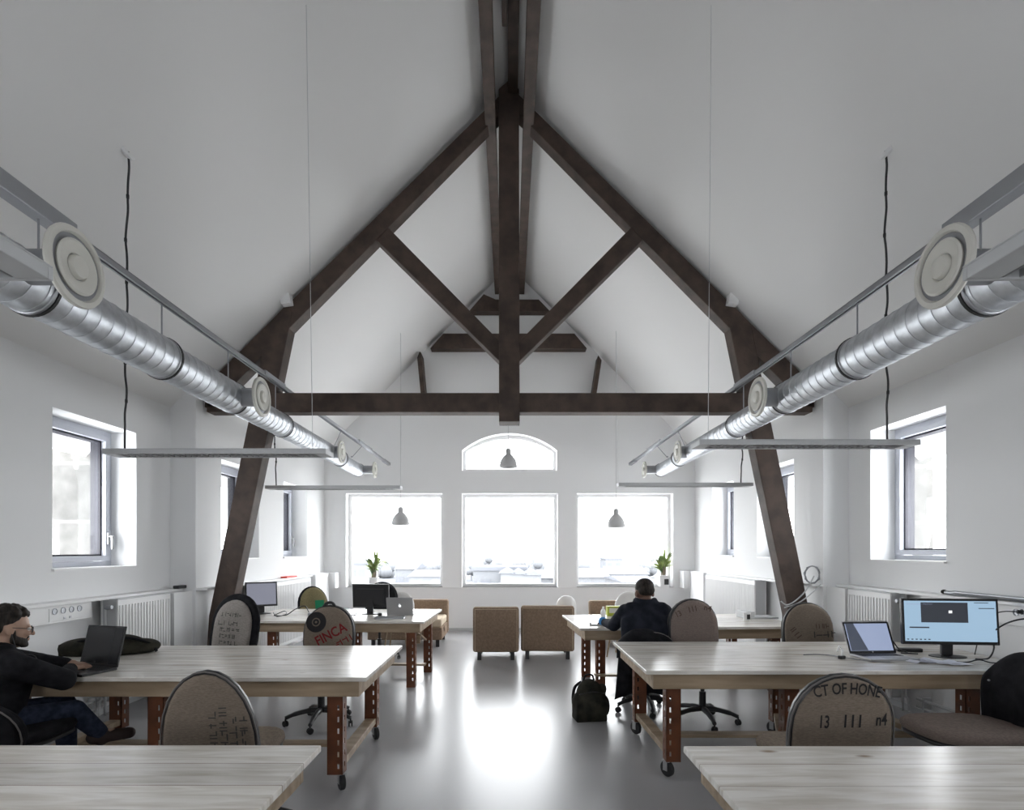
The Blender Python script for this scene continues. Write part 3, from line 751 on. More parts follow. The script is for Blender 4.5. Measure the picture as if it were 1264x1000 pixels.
D1 = desk('pine plank desk nearest the camera at the bottom left corner', -3.15, -.775, 1.13, 2.335, [(-1.0, 1.25, 1), (-1.0, 2.2, 1), (-2.95, 1.25, -1), (-2.95, 2.2, -1)])
D2 = desk('pine plank desk nearest the camera at the bottom right corner', .712, 3.1, 1.12, 2.325, [(.93, 1.25, -1), (.93, 2.2, -1), (2.9, 1.25, 1), (2.9, 2.2, 1)])
D3 = desk('pine plank desk on black casters where the man with glasses sits', -3.36, -.905, 3.58, 4.79, [(-1.12, 3.68, 1), (-1.13, 4.66, 1), (-2.27, 3.68, 1), (-3.18, 4.62, 1), (-3.19, 3.68, -1)])
D4 = desk('pine plank desk on black casters carrying the wide monitor and open laptop', .91, 3.64, 3.78, 4.99, [(1.115, 3.90, -1), (1.10, 4.80, -1), (2.26, 4.80, -1), (1.93, 3.92, -1), (3.10, 4.80, -1), (3.15, 3.90, -1)])
D5 = desk('far pine desk on rust legs carrying the black monitor and silver laptop', -3.18, -.945, 6.45, 7.80, [(-1.10, 6.50, 1), (-1.05, 7.30, 1), (-2.72, 6.55, 1), (-2.72, 7.6, -1), (-1.83, 6.85, 1)], casters=False, rz=-.03)
b = MB(); b.beam((.93, -.32, .60), (.98, .12, .42), .05, .02); b.beam((.93, .1, .60), (.98, -.32, .45), .05, .02); b.build('cross_brace', 'pine2', D5)
D6 = desk('far pine desk where the person in the dark coat works', .69, 3.10, 5.93, 7.14, [(1.05, 6.60, -1), (.97, 7.05, -1), (2.72, 6.85, -1), (2.9, 6.2, 1)], casters=False, rz=.06, apron='tanapron' if False else 'pine2')

# ------------------------------------------------------------------ burlap chairs
def bullet(w, h, top=None, n=14):
    # rounded-top outline in (u, v), v from 0 to h
    top = top or w*.55; zc = h-top; lo_ = [(w*.44, 0), (w*.485, min(h*.12, zc*.7))] + ([(w*.5, h*.3)] if h*.3 < zc-.01 else [])
    out = [(-w*.44, 0)] + lo_
    for k in range(n+1):
        a = PI*k/n; out.append((w/2*math.cos(a), zc+top*math.sin(a)**.92))
    out += [(-u, v) for u, v in reversed(lo_[1:])]
    # dedupe
    res = []
    for p in out:
        if not res or (abs(p[0]-res[-1][0])+abs(p[1]-res[-1][1])) > 1e-3: res.append(p)
    return res
def place_text(parent, s, mtl, u, v, size, ang=0, yoff=0.0, flip=1, sx=1, arc=None, name='printed_lettering', bul=0.0, w=.46, h=.5, frame=None):
    vs, fs = text_mesh(s, size); out = []
    for p in vs:
        x, y = p.x*sx, p.y
        if arc:  # wrap on a circle of radius arc about (u, v)
            a = x/arc; R = arc+y; X, Z = R*math.sin(a), R*math.cos(a)-arc
        else:
            X, Z = x*math.cos(ang)-y*math.sin(ang), x*math.sin(ang)+y*math.cos(ang)
        X += u; Z += v
        e = ((X/(w*.5))**2 + ((Z-h*.5)/(h*.5))**2); k = min(1.0, math.sqrt(e))
        yy = yoff + bul*(1-k*k)
        out.append((X*flip, yy, Z))
    b = MB(); b.add(out, fs, frame); return b.build(name, mtl, parent)

def chair(label, x, y, rz, w=.47, sd=.235, sf=.03, zb=.54, zt=1.0, fabric='burlap', rim=.012, rear=True, shell='black', lean=7, group='burlap backed swivel chairs', seatmat=None, jacket=False, top=None, seat_w=.48, legang=.3):
    r = thing('swivel_chair', label, 'chair', (x, y, 0), rz, group)
    h = zt-zb; fr = Matrix.Translation((0, -.22, zb)) @ Matrix.Rotation(math.radians(lean), 4, 'X')
    o = bullet(w, h, top)
    b = MB(); b.slab(o, [(.012, -.022), (0, -.012), (0, .012), (.012, .022)], fr, bulge=(.004, .004))
    back = b.build('backrest', shell, r, smooth='all')
    oi = [(u*(1-2*rim/w), rim*.6+v*(1-1.6*rim/h)) for u, v in o]
    b = MB(); b.slab(oi, [(.004, .02), (0, .03), (.006, .045), (.02, .055)], fr, bulge=(0, .018)); b.build('front_cover', fabric, back, smooth='all')
    if rear:
        b = MB(); b.slab(oi, [(.02, -.040), (.006, -.034), (0, -.026), (.004, -.018)], fr, bulge=(.012, 0)); b.build('rear_cover', fabric, back, smooth='all')
        b = MB(); b.tube([fr @ Vector((u*1.005, -.0225, v)) for u, v in o + o[:1]], .0045, 6); b.build('piping', 'piping', back, smooth='all')
    # seat
    n = 20; so = []
    for k in range(n):
        a = 2*PI*k/n; c, s_ = math.cos(a), math.sin(a)
        so.append((seat_w/2*math.copysign(abs(c)**.6, c), sd*math.copysign(abs(s_)**.6, s_)))
    m = Matrix.Translation((0, .03, .47)) @ Matrix.Rotation(-PI/2, 4, 'X')
    m2 = Matrix.Translation((0, sf, 0)) @ Matrix(((1, 0, 0, 0), (0, 0, 1, 0), (0, 1, 0, 0), (0, 0, 0, 1)))
    b = MB(); b.slab(so, [(.03, .455), (.006, .465), (0, .485), (.006, .505), (.025, .52)], m2, bulge=(0, .012)); b.build('seat', seatmat or fabric, r, smooth='all')
    b = MB(); b.slab(so, [(.05, .425), (.012, .435), (.012, .456)], m2); b.build('seat_pan', 'black', r, smooth='all')
    b = MB(); b.tube(smoothpath([(0, -.05, .42), (0, -.24, .415), (0, -.295, .47), (0, -.265, zb+.12)], 5), .02, 8); b.build('back_bracket', 'black', r, smooth='all')
    b = MB(); b.cyl((0, 0, .11), (0, 0, .28), .032, .030, 16); b.cyl((0, 0, .28), (0, 0, .425), .018, .018, 14); b.build('gas_column', 'black', r, smooth=True)
    for k in range(5):
        a = 2*PI*k/5+legang; ca, sa = math.cos(a), math.sin(a)
        b = MB(); b.tube(smoothpath([(ca*.01, sa*.01, .125), (ca*.10, sa*.10, .125), (ca*.22, sa*.22, .105), (ca*.30, sa*.30, .075)], 4), [.026]*5+[.022]*4+[.018]*4, 8)
        lg = b.build('base_leg', 'black', r, smooth='all')
        b = MB()
        mm = Matrix.Translation((ca*.30, sa*.30, .027)) @ Matrix.Rotation(a+.6, 4, 'Z') @ Matrix.Rotation(PI/2, 4, 'Y')
        for e in (-.018, .006): b.lathe([(.008, e), (.024, e), (.027, e+.003), (.027, e+.009), (.024, e+.012), (.008, e+.012)], mm, 14)
        b.cyl((ca*.30, sa*.30, .03), (ca*.30, sa*.30, .075), .007, seg=8); b.build('caster', 'rubber', lg, smooth=True)
    r['h_'] = h; back_info = dict(root=r, back=back, fr=fr, w=w, h=h)
    del r['h_']
    return back_info
def rear_text(c, s, mtl, u, v, size, **k):
    return place_text(c['back'], s, mtl, u, v, size, yoff=-.0425, bul=-.013, flip=k.pop('flip', 1), w=c['w'], h=c['h'], frame=c['fr'], **k)
def front_text(c, s, mtl, u, v, size, **k):
    return place_text(c['back'], s, mtl, u, v, size, yoff=.0575, bul=.019, flip=-1, w=c['w'], h=c['h'], frame=c['fr'], **k)

c1 = chair('burlap chair seen from behind at the near left desk with faded vertical print', -1.51, 3.09, .05, w=.475, zb=.46, zt=.965, rim=.012, lean=8, top=.42)
def worn_print(c, rows, mt, front=True, size=.04, ang=0, seed=1):
    # worn, unreadable stencil marks: short upright and cross strokes in rows
    rnd = random.Random(seed); b = MB(); w, h = c['w'], c['h']
    for (u0, v0, n) in rows:
        for k in range(n):
            for q in range(rnd.choice((2, 2, 3))):
                up = rnd.random() < .55; cx = k*size*.85+rnd.choice((0, .28, .5))*size; cz = rnd.choice((0, .25, .5))*size*(0 if up else 1)
                a, e = (size*.13, size*.8) if up else (size*.55, size*.14)
                quad = []
                for x, z in ((cx, cz), (cx+a, cz), (cx+a, cz+e), (cx, cz+e)):
                    X = u0+x*math.cos(ang)-z*math.sin(ang); Z = v0+x*math.sin(ang)+z*math.cos(ang)
                    kk = min(1, math.sqrt((X/(w*.5))**2+((Z-h*.5)/(h*.5))**2))
                    if front: quad.append((-X, .0585+.019*(1-kk*kk), Z))
                    else: quad.append((X, -.0425-.013*(1-kk*kk), Z))
                b.add(quad, [(0, 1, 2, 3)], c['fr'])
    return b.build('worn_print', mt, c['back'])
worn_print(c1, [(.055, .03, 7), (.105, .03, 8), (.150, .04, 6), (.200, .05, 6)], 'inkfaint', False, .046, PI/2, 5)
c2 = chair('burlap chair seen from behind at the near right desk reading 13 111', 1.60, 3.0, .0, w=.50, zb=.48, zt=.965, rim=.012, lean=7, top=.27)
rear_text(c2, 'CT OF HONE', 'ink', 0.0, .425, .075, arc=.62, sx=.72)
rear_text(c2, '13', 'ink', -.105, .262, .088, sx=.62); rear_text(c2, '111', 'ink', .03, .266, .088, sx=.80); rear_text(c2, 'n4', 'ink', .17, .272, .085, sx=.66)
c3 = chair('burlap chair with dark round emblem and red lettering at the second left desk', -1.69, 5.09, PI+.03, w=.475, zb=.55, zt=1.04, rim=.014, lean=7, top=.26)
front_text(c3, 'FINCA', 'inkred', .035, .215, .125, ang=.50, sx=.85)
worn_print(c3, [(.09, .09, 3)], 'inkred', True, .07, .50, 3)
def emblem(c, u, v, R):
    vs = []; fs = []
    def ring(r0, r1, n=28):
        o = len(vs)
        for k in range(n):
            a = 2*PI*k/n
            for r_ in (r0, r1):
                X, Z = u+r_*math.cos(a), v+r_*math.sin(a); e = math.sqrt((X/(c['w']*.5))**2+((Z-c['h']*.5)/(c['h']*.5))**2)
                vs.append((-X, .0585+.019*(1-min(1, e)**2), Z))
        for k in range(n):
            k2 = (k+1) % n; fs.append((o+2*k, o+2*k+1, o+2*k2+1, o+2*k2))
    ring(R*.42, R); ring(R*.12, R*.30)
    b = MB(); b.add(vs, fs, c['fr']); b.build('round_emblem', 'inkfaint2' if False else 'ink', c['back'])
emblem(c3, -.105, .33, .095)
b = MB(); b.tube(smoothpath([(-.05, -.27, 1.02), (-.02, -.285, 1.055), (.03, -.285, 1.055), (.06, -.27, 1.02)], 5), .014, 8); b.build('back_handle', 'black', c3['root'], smooth='all')
c4 = chair('chair with wide black rim around pale grey burlap beside the left raking post', -2.68, 5.10, PI-.34, w=.56, zb=.55, zt=1.15, fabric='burlapgrey', rim=.06, rear=False, shell='blackfab', lean=10, top=.30)
worn_print(c4, [(-.13, .38, 6), (-.15, .30, 6), (-.13, .24, 6), (-.12, .18, 5), (-.10, .12, 5)], 'inkfaint', True, .05, -.03, 9)
c5 = chair('olive burlap chair with green printed patch behind the far left desk', -2.74, 8.22, PI+.75, w=.46, zb=.53, zt=1.03, fabric='burlapgreen', rim=.02, rear=False, lean=9, shell='blackfab', top=.30)
vs = [(-u, .060+.019*(1-min(1, math.sqrt((u/.23)**2+((v-.25)/.25)**2))**2), v) for u, v in ((.0, .10), (.14, .10), (.14, .28), (.0, .28))]
b = MB(); b.add(vs, [(0, 1, 2, 3)], c5['fr']); b.build('green_print', 'inkgreen', c5['back'])
c6 = chair('plain black swivel chair behind the black monitor at the far left desk', -1.88, 8.2, PI+.1, w=.47, zb=.53, zt=1.09, fabric='blackfab', rim=.012, rear=True, shell='blackfab', group=None, top=.26)
c7 = chair('burlap chair with slanting print beside the person in the dark coat', 1.745, 5.13, PI+.02, w=.47, zb=.55, zt=1.095, fabric='burlappink', rim=.012, lean=6, top=.26)
front_text(c7, '13', 'inkbrown', -.155, .40, .075, ang=.42, sx=.8); front_text(c7, '111', 'inkbrown', -.02, .445, .075, ang=.2, sx=.85); front_text(c7, 'n4', 'inkbrown', .125, .455, .075, ang=-.28)
c8 = chair('burlap chair with brown marks standing before the right raking post', 2.90, 5.32, PI-.1, w=.475, zb=.55, zt=1.045, rim=.012, lean=7, top=.27)
worn_print(c8, [(.05, .24, 3)], 'inkbrown', True, .055, .05, 4); worn_print(c8, [(.03, .15, 3)], 'inkfaint', True, .075, .05, 6); worn_print(c8, [(-.19, .22, 2)], 'inkbrown', True, .07, -.9, 8)
c9 = chair('burlap seated chair turned sideways at the lower right with a black coat on it', 2.84, 3.38, PI/2, w=.40, sd=.31, sf=.12, zb=.50, zt=.90, fabric='burlappink', rim=.012, lean=8, seat_w=.5, top=.26)
cP = chair('black swivel chair under the person in the dark coat', 1.33, 5.52, .0, w=.44, zb=.52, zt=.80, fabric='blackfab', rim=.012, shell='blackfab', group=None, legang=.9, top=.20)
cL = chair('black swivel chair under the man with glasses at the left edge', -2.90, 3.33, 0.0, w=.50, zb=.46, zt=.72, fabric='blackfab', rim=.012, shell='blackfab', group=None, top=.20)

# ------------------------------------------------------------------ computers
def monitor(label, x, y, rz, w, h, z0, zt=.75, screen='scr_monitor', tilt=0):
    r = thing('monitor', label, 'monitor', (x, y, zt), rz, 'desk monitors')     # screen faces local -y
    zc = z0-zt; tm = Matrix.Translation((0, 0, zc)) @ Matrix.Rotation(math.radians(tilt), 4, 'X')
    b = MB(); b.box(-w/2, w/2, -.012, .018, 0, h, tm); b.box(-w*.38, w*.38, .018, .04, h*.15, h*.8, tm); pn = b.build('panel', 'black', r, bevel=.004)
    b = MB(); f = .018; b.box(-w/2+f, w/2-f, -.0135, -.012, f+.006, h-f, tm); sn = b.build('screen', screen, r)
    b = MB(); b.box(-.04, .04, .03, .055, .01, zc+h*.35); b.build('stand_neck', 'black', r, bevel=.004)
    b = MB(); b.lathe([(.11, 0), (.11, .006), (.06, .014)], Matrix.Translation((0, .03, 0)) @ Matrix.Diagonal((1.15, .8, 1, 1)), 28); b.build('stand_base', 'black', r, smooth=True)
    return dict(root=r, screen=sn, tm=tm, panel=pn)
def laptop(label, x, y, rz, w=.34, dpt=.23, open_=105, col='black', screen='scr_laptop', zt=.75, lidh=.225):
    r = thing('laptop', label, 'laptop', (x, y, zt), rz, 'open laptops')        # user sits on local -y side
    b = MB(); b.box(-w/2, w/2, -dpt, 0, 0, .017); base = b.build('base', col, r, bevel=.004)
    b = MB(); 
    for i in range(5):
        for k in range(13):
            x0 = -w*.43+k*w*.86/13; y0 = -dpt*.5+i*.021; b.box(x0, x0+w*.86/13-.004, y0, y0+.017, .017, .0185)
    b.build('keyboard', 'black', base)
    b = MB(); b.box(-w*.14, w*.14, -dpt*.93, -dpt*.6, .017, .0178); b.build('touchpad', 'galvdark', base)
    tm = Matrix.Translation((0, -.002, .016)) @ Matrix.Rotation(math.radians(90-open_), 4, 'X')
    b = MB(); b.box(-w/2, w/2, 0, .009, 0, lidh, tm); lid = b.build('lid', col, r, bevel=.003)
    b = MB(); b.box(-w/2+.012, w/2-.012, -.0015, 0, .018, lidh-.012, tm); sn = b.build('screen', screen, r)
    return dict(root=r, lid=lid, screen=sn, tm=tm, base=base)
# right desk
mR = monitor('wide black monitor with lit pale blue screen on the right desk', 3.31, 4.26, -.10, .68, .345, .845, tilt=-4)
w_, h_ = .70, .345; y_ = -.0145
def decal(m, x0, x1, z0, z1, mt, nm, k=0): b = MB(); b.box(x0, x1, y_-.0008*k-.0006, y_-.0008*k, z0, z1, m['tm']); return b.build(nm, mt, m['screen'])
decal(mR, -.205, .125, .165, .315, 'scr_dark', 'video_window'); decal(mR, -.01, .015, .235, .255, 'scr_white', 'play_mark', 1)
decal(mR, -.29, -.15, .122, .132, 'scr_dark', 'text_line'); decal(mR, .2, .31, .270, .276, 'scr_dark', 'text_line'); decal(mR, .17, .27, .312, .317, 'scr_dark', 'text_line')
decal(mR, -.31, -.12, .300, .304, 'scr_laptop', 'text_line')
for k in range(6): decal(mR, -.31+.03*k, -.296+.03*k, .034, .042, 'scr_dark', 'taskbar_icon')
lR = laptop('silver laptop with lit screen on the right desk left of the wide monitor', 2.78, 4.34, .06, .37, .24, 112, 'silver', 'scr_laptop', lidh=.255)
lw = .37
b = MB(); tm = lR['tm']
b.add([(-.165, -.0025, .235-.002), (-.10, -.0025, .233), (-.03, -.0025, .022), (-.165, -.0025, .022)], [(0, 1, 2, 3)], tm); b.build('dark_picture', 'scr_shadow', lR['screen'])
b = MB(); 
f_ = .014
b.box(-lw/2, lw/2, -.0022, -.0012, 0, .02, tm); b.box(-lw/2, lw/2, -.0022, -.0012, .233, .245, tm); b.box(-lw/2, -lw/2+f_, -.0022, -.0012, 0, .245, tm); b.box(lw/2-f_, lw/2, -.0022, -.0012, 0, .245, tm)
b.build('bezel', 'black', lR['lid'])
b = MB(); b.lathe([(.006, 0), (.006, .0005)], tm @ Matrix.Translation((0, -.0024, .010)) @ Matrix.Rotation(PI/2, 4, 'X'), 16); b.build('round_logo', 'silver', lR['lid'])
# left desk laptop
lL = laptop('dark laptop open in front of the man with glasses', -2.80, 3.86, math.radians(-16), .34, .24, 104, 'black', 'scr_dim', lidh=.275)
# far left desk
m1 = monitor('black monitor with blank grey screen by the left raking post', -3.14, 7.18, .60, .38, .31, .845, screen='scr_grey', tilt=-6)
m2 = monitor('black monitor seen from behind on the far left desk', -1.76, 7.22, PI-.08, .47, .30, .83, tilt=-4)
b = MB()
for k in range(5): b.box(-.036+.015*k, -.025+.015*k, .040, .0408, .09, .108, m2['tm'])
b.build('maker_lettering', 'lightgrey', m2['panel'])
la = laptop('silver laptop seen from behind with glowing white emblem on the far left desk', -1.36, 7.05, PI+.03, .325, .225, 105, 'silver', lidh=.215)
b = MB(); b.sphere((0, .0095, .108), (.017, .0012, .018), la['tm'], 18, 8); b.sphere((.008, .0095, .132), (.0035, .001, .007), la['tm'], 10, 6); b.build('glowing_emblem', 'scr_white', la['lid'], smooth='all')
m3 = None
def cable(label, pts, rad=.004, mt='black', cat='cable'):
    b = MB(); b.tube(smoothpath(pts, 6), rad, 6); return tag(b.build('cable', mt, None, smooth='all'), label, cat)
ZT = .75
cable('dark cable looping from the right desk up to the wall socket', [(3.42, 4.16, ZT+.006), (3.53, 4.18, ZT+.008), (3.605, 4.22, .83), (3.60, 4.24, .92), (3.655, 4.2, 1.0), (3.70, 4.12, 1.05), (3.775, 4.05, 1.07)], .006)
cable('thin black plug lead hanging beside the wide monitor', [(3.56, 4.34, ZT+.006), (3.60, 4.36, .86), (3.61, 4.34, 1.0), (3.66, 4.24, 1.09), (3.745, 4.18, 1.10)], .004)
b = MB(); b.cyl((3.79, 4.17, 1.10), (3.765, 4.17, 1.10), .026, .02, 14); b.cyl((3.765, 4.17, 1.10), (3.74, 4.18, 1.10), .014, seg=10); tag(b.build('power_plug', 'black', None, smooth=True), 'black power plug in the right wall socket strip', 'plug')
cable('tangle of dark cable behind the silver laptop', [(2.90, 4.50, ZT+.006), (2.98, 4.55, ZT+.05), (3.02, 4.50, ZT+.10), (3.06, 4.46, ZT+.03), (3.1, 4.42, ZT+.008), (3.04, 4.40, ZT+.008), (3.14, 4.36, ZT+.008)], .005)
cable('black cable trailing along the right desk toward the wall', [(3.16, 4.06, ZT+.006), (3.26, 4.04, ZT+.006), (3.36, 4.06, ZT+.02), (3.42, 4.02, ZT+.006), (3.56, 4.05, ZT+.006)], .005)
cable('pale cable lying on the desk left of the silver laptop', [(2.25, 4.34, ZT+.005), (2.36, 4.36, ZT+.005), (2.44, 4.32, ZT+.005), (2.50, 4.22, ZT+.005), (2.62, 4.07, ZT+.005), (2.72, 4.05, ZT+.005)], .004, 'galvdark')
b = MB(); b.box(-.09, .09, -.025, .025, 0, .03); o = b.build('docking_station', 'black', None, bevel=.008); o.location = (3.17, 4.50, ZT); o.rotation_euler = (0, 0, -.2); tag(o, 'flat black dock lying behind the wide monitor stand', 'dock')
r = thing('usb_webcam', 'small dark clip device with white lead beside the silver laptop', 'gadget', (2.46, 4.20, ZT), .4)
b = MB(); b.cbox((0, 0, .012), (.05, .03, .024)); b.build('foot', 'black', r, bevel=.005)
b = MB(); b.tube(smoothpath([(0, 0, .02), (.02, .01, .06), (.0, .02, .09), (-.02, .02, .05)], 5), .006, 6); b.build('lead', 'white', r, smooth='all')
for i, (x, y, a, wd, hd, lab) in enumerate(((2.97, 4.10, .15, .21, .15, 'white sheet of paper beside the silver laptop'), (3.08, 4.05, -.35, .20, .14, 'loose paper overlapping toward the monitor stand'), (3.14, 3.98, .05, .17, .10, 'smaller bluish paper nearest the desk front'))):
    b = MB(); n = 6; vs = []; fs = []
    for k in range(n+1):
        for e in (-1, 1): vs.append((-wd+2*wd*k/n*.5*1.0+wd*.5, e*hd/2, .0015+.012*max(0, math.sin(k*1.3+i))*(1 if i < 2 else .3)))
    for k in range(n): fs.append((2*k, 2*k+2, 2*k+3, 2*k+1))
    b.add(vs, fs); o = b.build('paper_sheet', 'paper', None, solid=.001); o.location = (x, y, ZT+.001+.0025*i); o.rotation_euler = (0, 0, a); tag(o, lab, 'paper', 'papers on the right desk')
# far left desk clutter
cable('black cables looping across the far left desk', [(-2.95, 7.08, ZT+.03), (-2.86, 6.95, ZT+.006), (-2.76, 7.0, ZT+.006), (-2.68, 7.1, ZT+.07), (-2.60, 7.2, ZT+.10), (-2.52, 7.12, ZT+.03), (-2.44, 7.0, ZT+.02)], .006)
cable('thin dark cable coiled below the grey monitor', [(-2.9, 7.0, ZT+.006), (-2.8, 6.85, ZT+.006), (-2.72, 6.9, ZT+.03), (-2.8, 7.05, ZT+.05), (-2.9, 6.98, ZT+.006)], .005)
b = MB(); b.cbox((0, 0, .02), (.15, .08, .04)); o = b.build('power_adapter', 'galvdark', None, bevel=.01); o.location = (-2.40, 6.98, ZT); tag(o, 'dark power adapter lying on the far left desk', 'adapter')
b = MB(); b.box(-.08, .05, -.03, .03, 0, .012); b.box(.0, .07, -.02, .05, .012, .024); o = b.build('blue_notebook', 'navyblue', None, bevel=.003); o.location = (-2.22, 6.85, ZT); tag(o, 'small blue notebooks lying on the far left desk', 'notebook')
b = MB(); b.lathe([(.028, 0), (.034, .10), (.031, .10), (.026, .008), (.002, .008)], None, 20, cap=False); o = b.build('drinking_glass', 'glass', None, smooth=True); o.location = (-2.02, 7.0, ZT); tag(o, 'small clear glass left of the black monitor', 'glass')
b = MB(); b.box(-.17, .17, -.11, .11, 0, .012); o = b.build('grey_folder', 'galvdark', None, bevel=.003); o.location = (-1.42, 6.74, ZT); o.rotation_euler = (0, 0, .1); tag(o, 'flat grey folder lying before the silver laptop', 'folder')
b = MB(); b.sphere((0, 0, .016), (.032, .05, .018), None, 16, 8); o = b.build('computer_mouse', 'black', None, smooth='all'); o.location = (-1.60, 7.0, ZT); tag(o, 'black computer mouse beside the black monitor stand', 'mouse')
b = MB(); b.tube(smoothpath([(-.09, 0, .006), (-.03, .03, .006), (.0, -.02, .006), (.06, .01, .006), (.08, .04, .05)], 5), .006, 6); o = b.build('headset', 'black', None, smooth='all'); o.location = (-1.97, 7.0, ZT); tag(o, 'thin black cord lying left of the black monitor stand', 'cord')
# far right desk clutter
b = MB(); b.sphere((0, 0, .05), (.032, .032, .055), None, 16, 10); b.cyl((0, 0, .0), (0, 0, .06), .03, .03, 18); b.cyl((0, 0, .095), (0, 0, .125), .012, seg=12)
o = b.build('bottle', 'white', None, smooth=True); o.location = (1.13, 6.85, .75); tag(o, 'small white bottle at the back of the far right desk', 'bottle')
r = thing('carton', 'lime green carton at the back of the far right desk', 'carton', (1.30, 6.98, ZT), .05)
b = MB(); b.box(-.105, .105, -.05, .05, 0, .12); b.build('box', 'lime', r, bevel=.004); b = MB(); b.box(-.085, .085, -.0515, -.05, .04, .10); b.build('label_panel', 'cream', r)
b = MB(); b.lathe([(.03, 0), (.036, .085), (.033, .085), (.028, .006), (.002, .006)], None, 20, cap=False); o = b.build('cup', 'navyblue', None, smooth=True); o.location = (1.44, 6.85, .75); tag(o, 'dark blue cup beside the lime carton', 'cup')
b = MB(); b.box(-.12, .12, -.05, .05, 0, .012); b.box(-.12, -.1, -.05, .05, .012, .03); o = b.build('grey_case', 'lightgrey', None, bevel=.003); o.location = (.98, 6.10, ZT); o.rotation_euler = (0, 0, -.1); tag(o, 'grey flat case at the left end of the far right desk', 'case')
r = thing('cup', 'white cup with black mark on the far right desk', 'cup', (2.72, 6.5, ZT))
b = MB(); b.lathe([(.036, 0), (.042, .09), (.038, .09), (.033, .006), (.002, .006)], None, 20, cap=False); b.build('cup_body', 'white', r, smooth=True)
b = MB(); b.box(-.016, .020, -.044, -.040, .02, .075); b.build('black_mark', 'black', r)
laptop('closed pale laptop lying on the far right desk near the post', 2.93, 6.72, .1, .34, .23, 5, 'silver') if False else None
b = MB(); b.box(-.2, .2, -.12, .12, 0, .02); b.box(-.2, -.09, -.12, .12, .02, .085); o = b.build('document_tray', 'lightgrey', None, bevel=.004); o.location = (2.96, 6.78, ZT); o.rotation_euler = (0, 0, .06); tag(o, 'pale grey tray with raised end on the far right desk', 'tray')
# cables at the right raking post
cable('pale cable swagging from the right ledge past the raking post', [(3.50, 6.52, 1.26), (3.40, 6.50, 1.1), (3.28, 6.50, .98), (3.18, 6.50, .93), (3.12, 6.52, .97)], .008, 'lightgrey')
cable('second pale cable draped above the burlap chair by the post', [(3.54, 6.45, 1.17), (3.44, 6.47, 1.06), (3.30, 6.48, .955), (3.14, 6.48, .90)], .007, 'lightgrey')
b = MB(); b.tube([(.085*math.cos(a*.5), .02*math.sin(a*2.3), .1*math.sin(a*.5)) for a in range(40)], .007, 6); o = b.build('cable_coil', 'galvdark', None, smooth='all'); o.location = (3.50, 6.56, 1.275); tag(o, 'coil of grey cable hanging beside the right raking post', 'cable')

# ------------------------------------------------------------------ bags, coats
def meta_join(parts, name, mtl, parent=None, voxel=.012, smooth=6, factor=.5):
    b = MB()
    for p in parts: p(b)
    o = b.build('tmp', mtl)
    md = o.modifiers.new('r', 'REMESH'); md.mode = 'VOXEL'; md.voxel_size = voxel
    ms = o.modifiers.new('s', 'SMOOTH'); ms.iterations = smooth; ms.factor = factor
    dg = bpy.context.evaluated_depsgraph_get(); dg.update()
    me = bpy.data.meshes.new_from_object(o.evaluated_get(dg)); me.name = name
    old = o.data; bpy.data.objects.remove(o); bpy.data.meshes.remove(old)
    return link(name, me, mtl, parent, smooth='all')
def cap(p0, p1, r0, r1=None):
    r1 = r0 if r1 is None else r1
    def f(b):
        b.cyl(p0, p1, r0, r1, 16); b.sphere(p0, r0*1.0, None, 16, 10); b.sphere(p1, r1*1.0, None, 16, 10)
    return f
def ell(c, r, m=None):
    return lambda b: b.sphere(c, r, m, 20, 14)
def bxp(c, s, m=None): return lambda b: b.cbox(c, s, m)
r = thing('backpack', 'dark olive backpack standing on the floor beside the far right desk', 'backpack', (.735, 5.22, 0), .15)
meta_join([ell((0, 0, .15), (.165, .11, .15)), ell((.0, .01, .24), (.12, .09, .13)), bxp((0, 0, .09), (.29, .18, .18)), ell((.02, -.085, .12), (.11, .05, .10)), ell((.14, .0, .12), (.05, .08, .1)), ell((.13, .02, .27), (.04, .05, .05))], 'body', 'olive', r, .01, 5)
b = MB(); b.tube(smoothpath([(-.05, .02, .35), (-.03, .02, .40), (.03, .02, .40), (.05, .02, .35)], 5), .009, 6); b.build('grab_handle', 'blackfab', r, smooth='all')
for s in (-1, 1):
    b = MB(); b.tube(smoothpath([(s*.06, .07, .33), (s*.11, .12, .26), (s*.12, .125, .12), (s*.09, .09, .02)], 5), .014, 6); b.build('shoulder_strap', 'blackfab', r, smooth='all')
b = MB(); b.tube(smoothpath([(-.12, -.08, .25), (0, -.125, .28), (.13, -.08, .25)], 6), .005, 6); b.build('zip', 'black', r, smooth='all')
r = thing('shoulder_bag', 'slumped black bag lying on the desk behind the dark laptop', 'bag', (-3.08, 4.42, ZT), .3)
meta_join([ell((-.20, 0, .055), (.17, .12, .075)), ell((.02, 0, .065), (.2, .12, .085)), ell((.19, .0, .05), (.13, .10, .06)), bxp((-.3, 0, .045), (.1, .1, .09)), ell((.1, -.08, .03), (.16, .07, .03))], 'bag_body', 'olive', r, .01, 5)
b = MB(); b.tube(smoothpath([(-.25, -.05, .10), (-.1, -.10, .13), (.1, -.10, .135), (.25, -.06, .08), (.3, -.04, .01)], 5), .012, 6); b.build('bag_strap', 'blackfab', r, smooth='all')
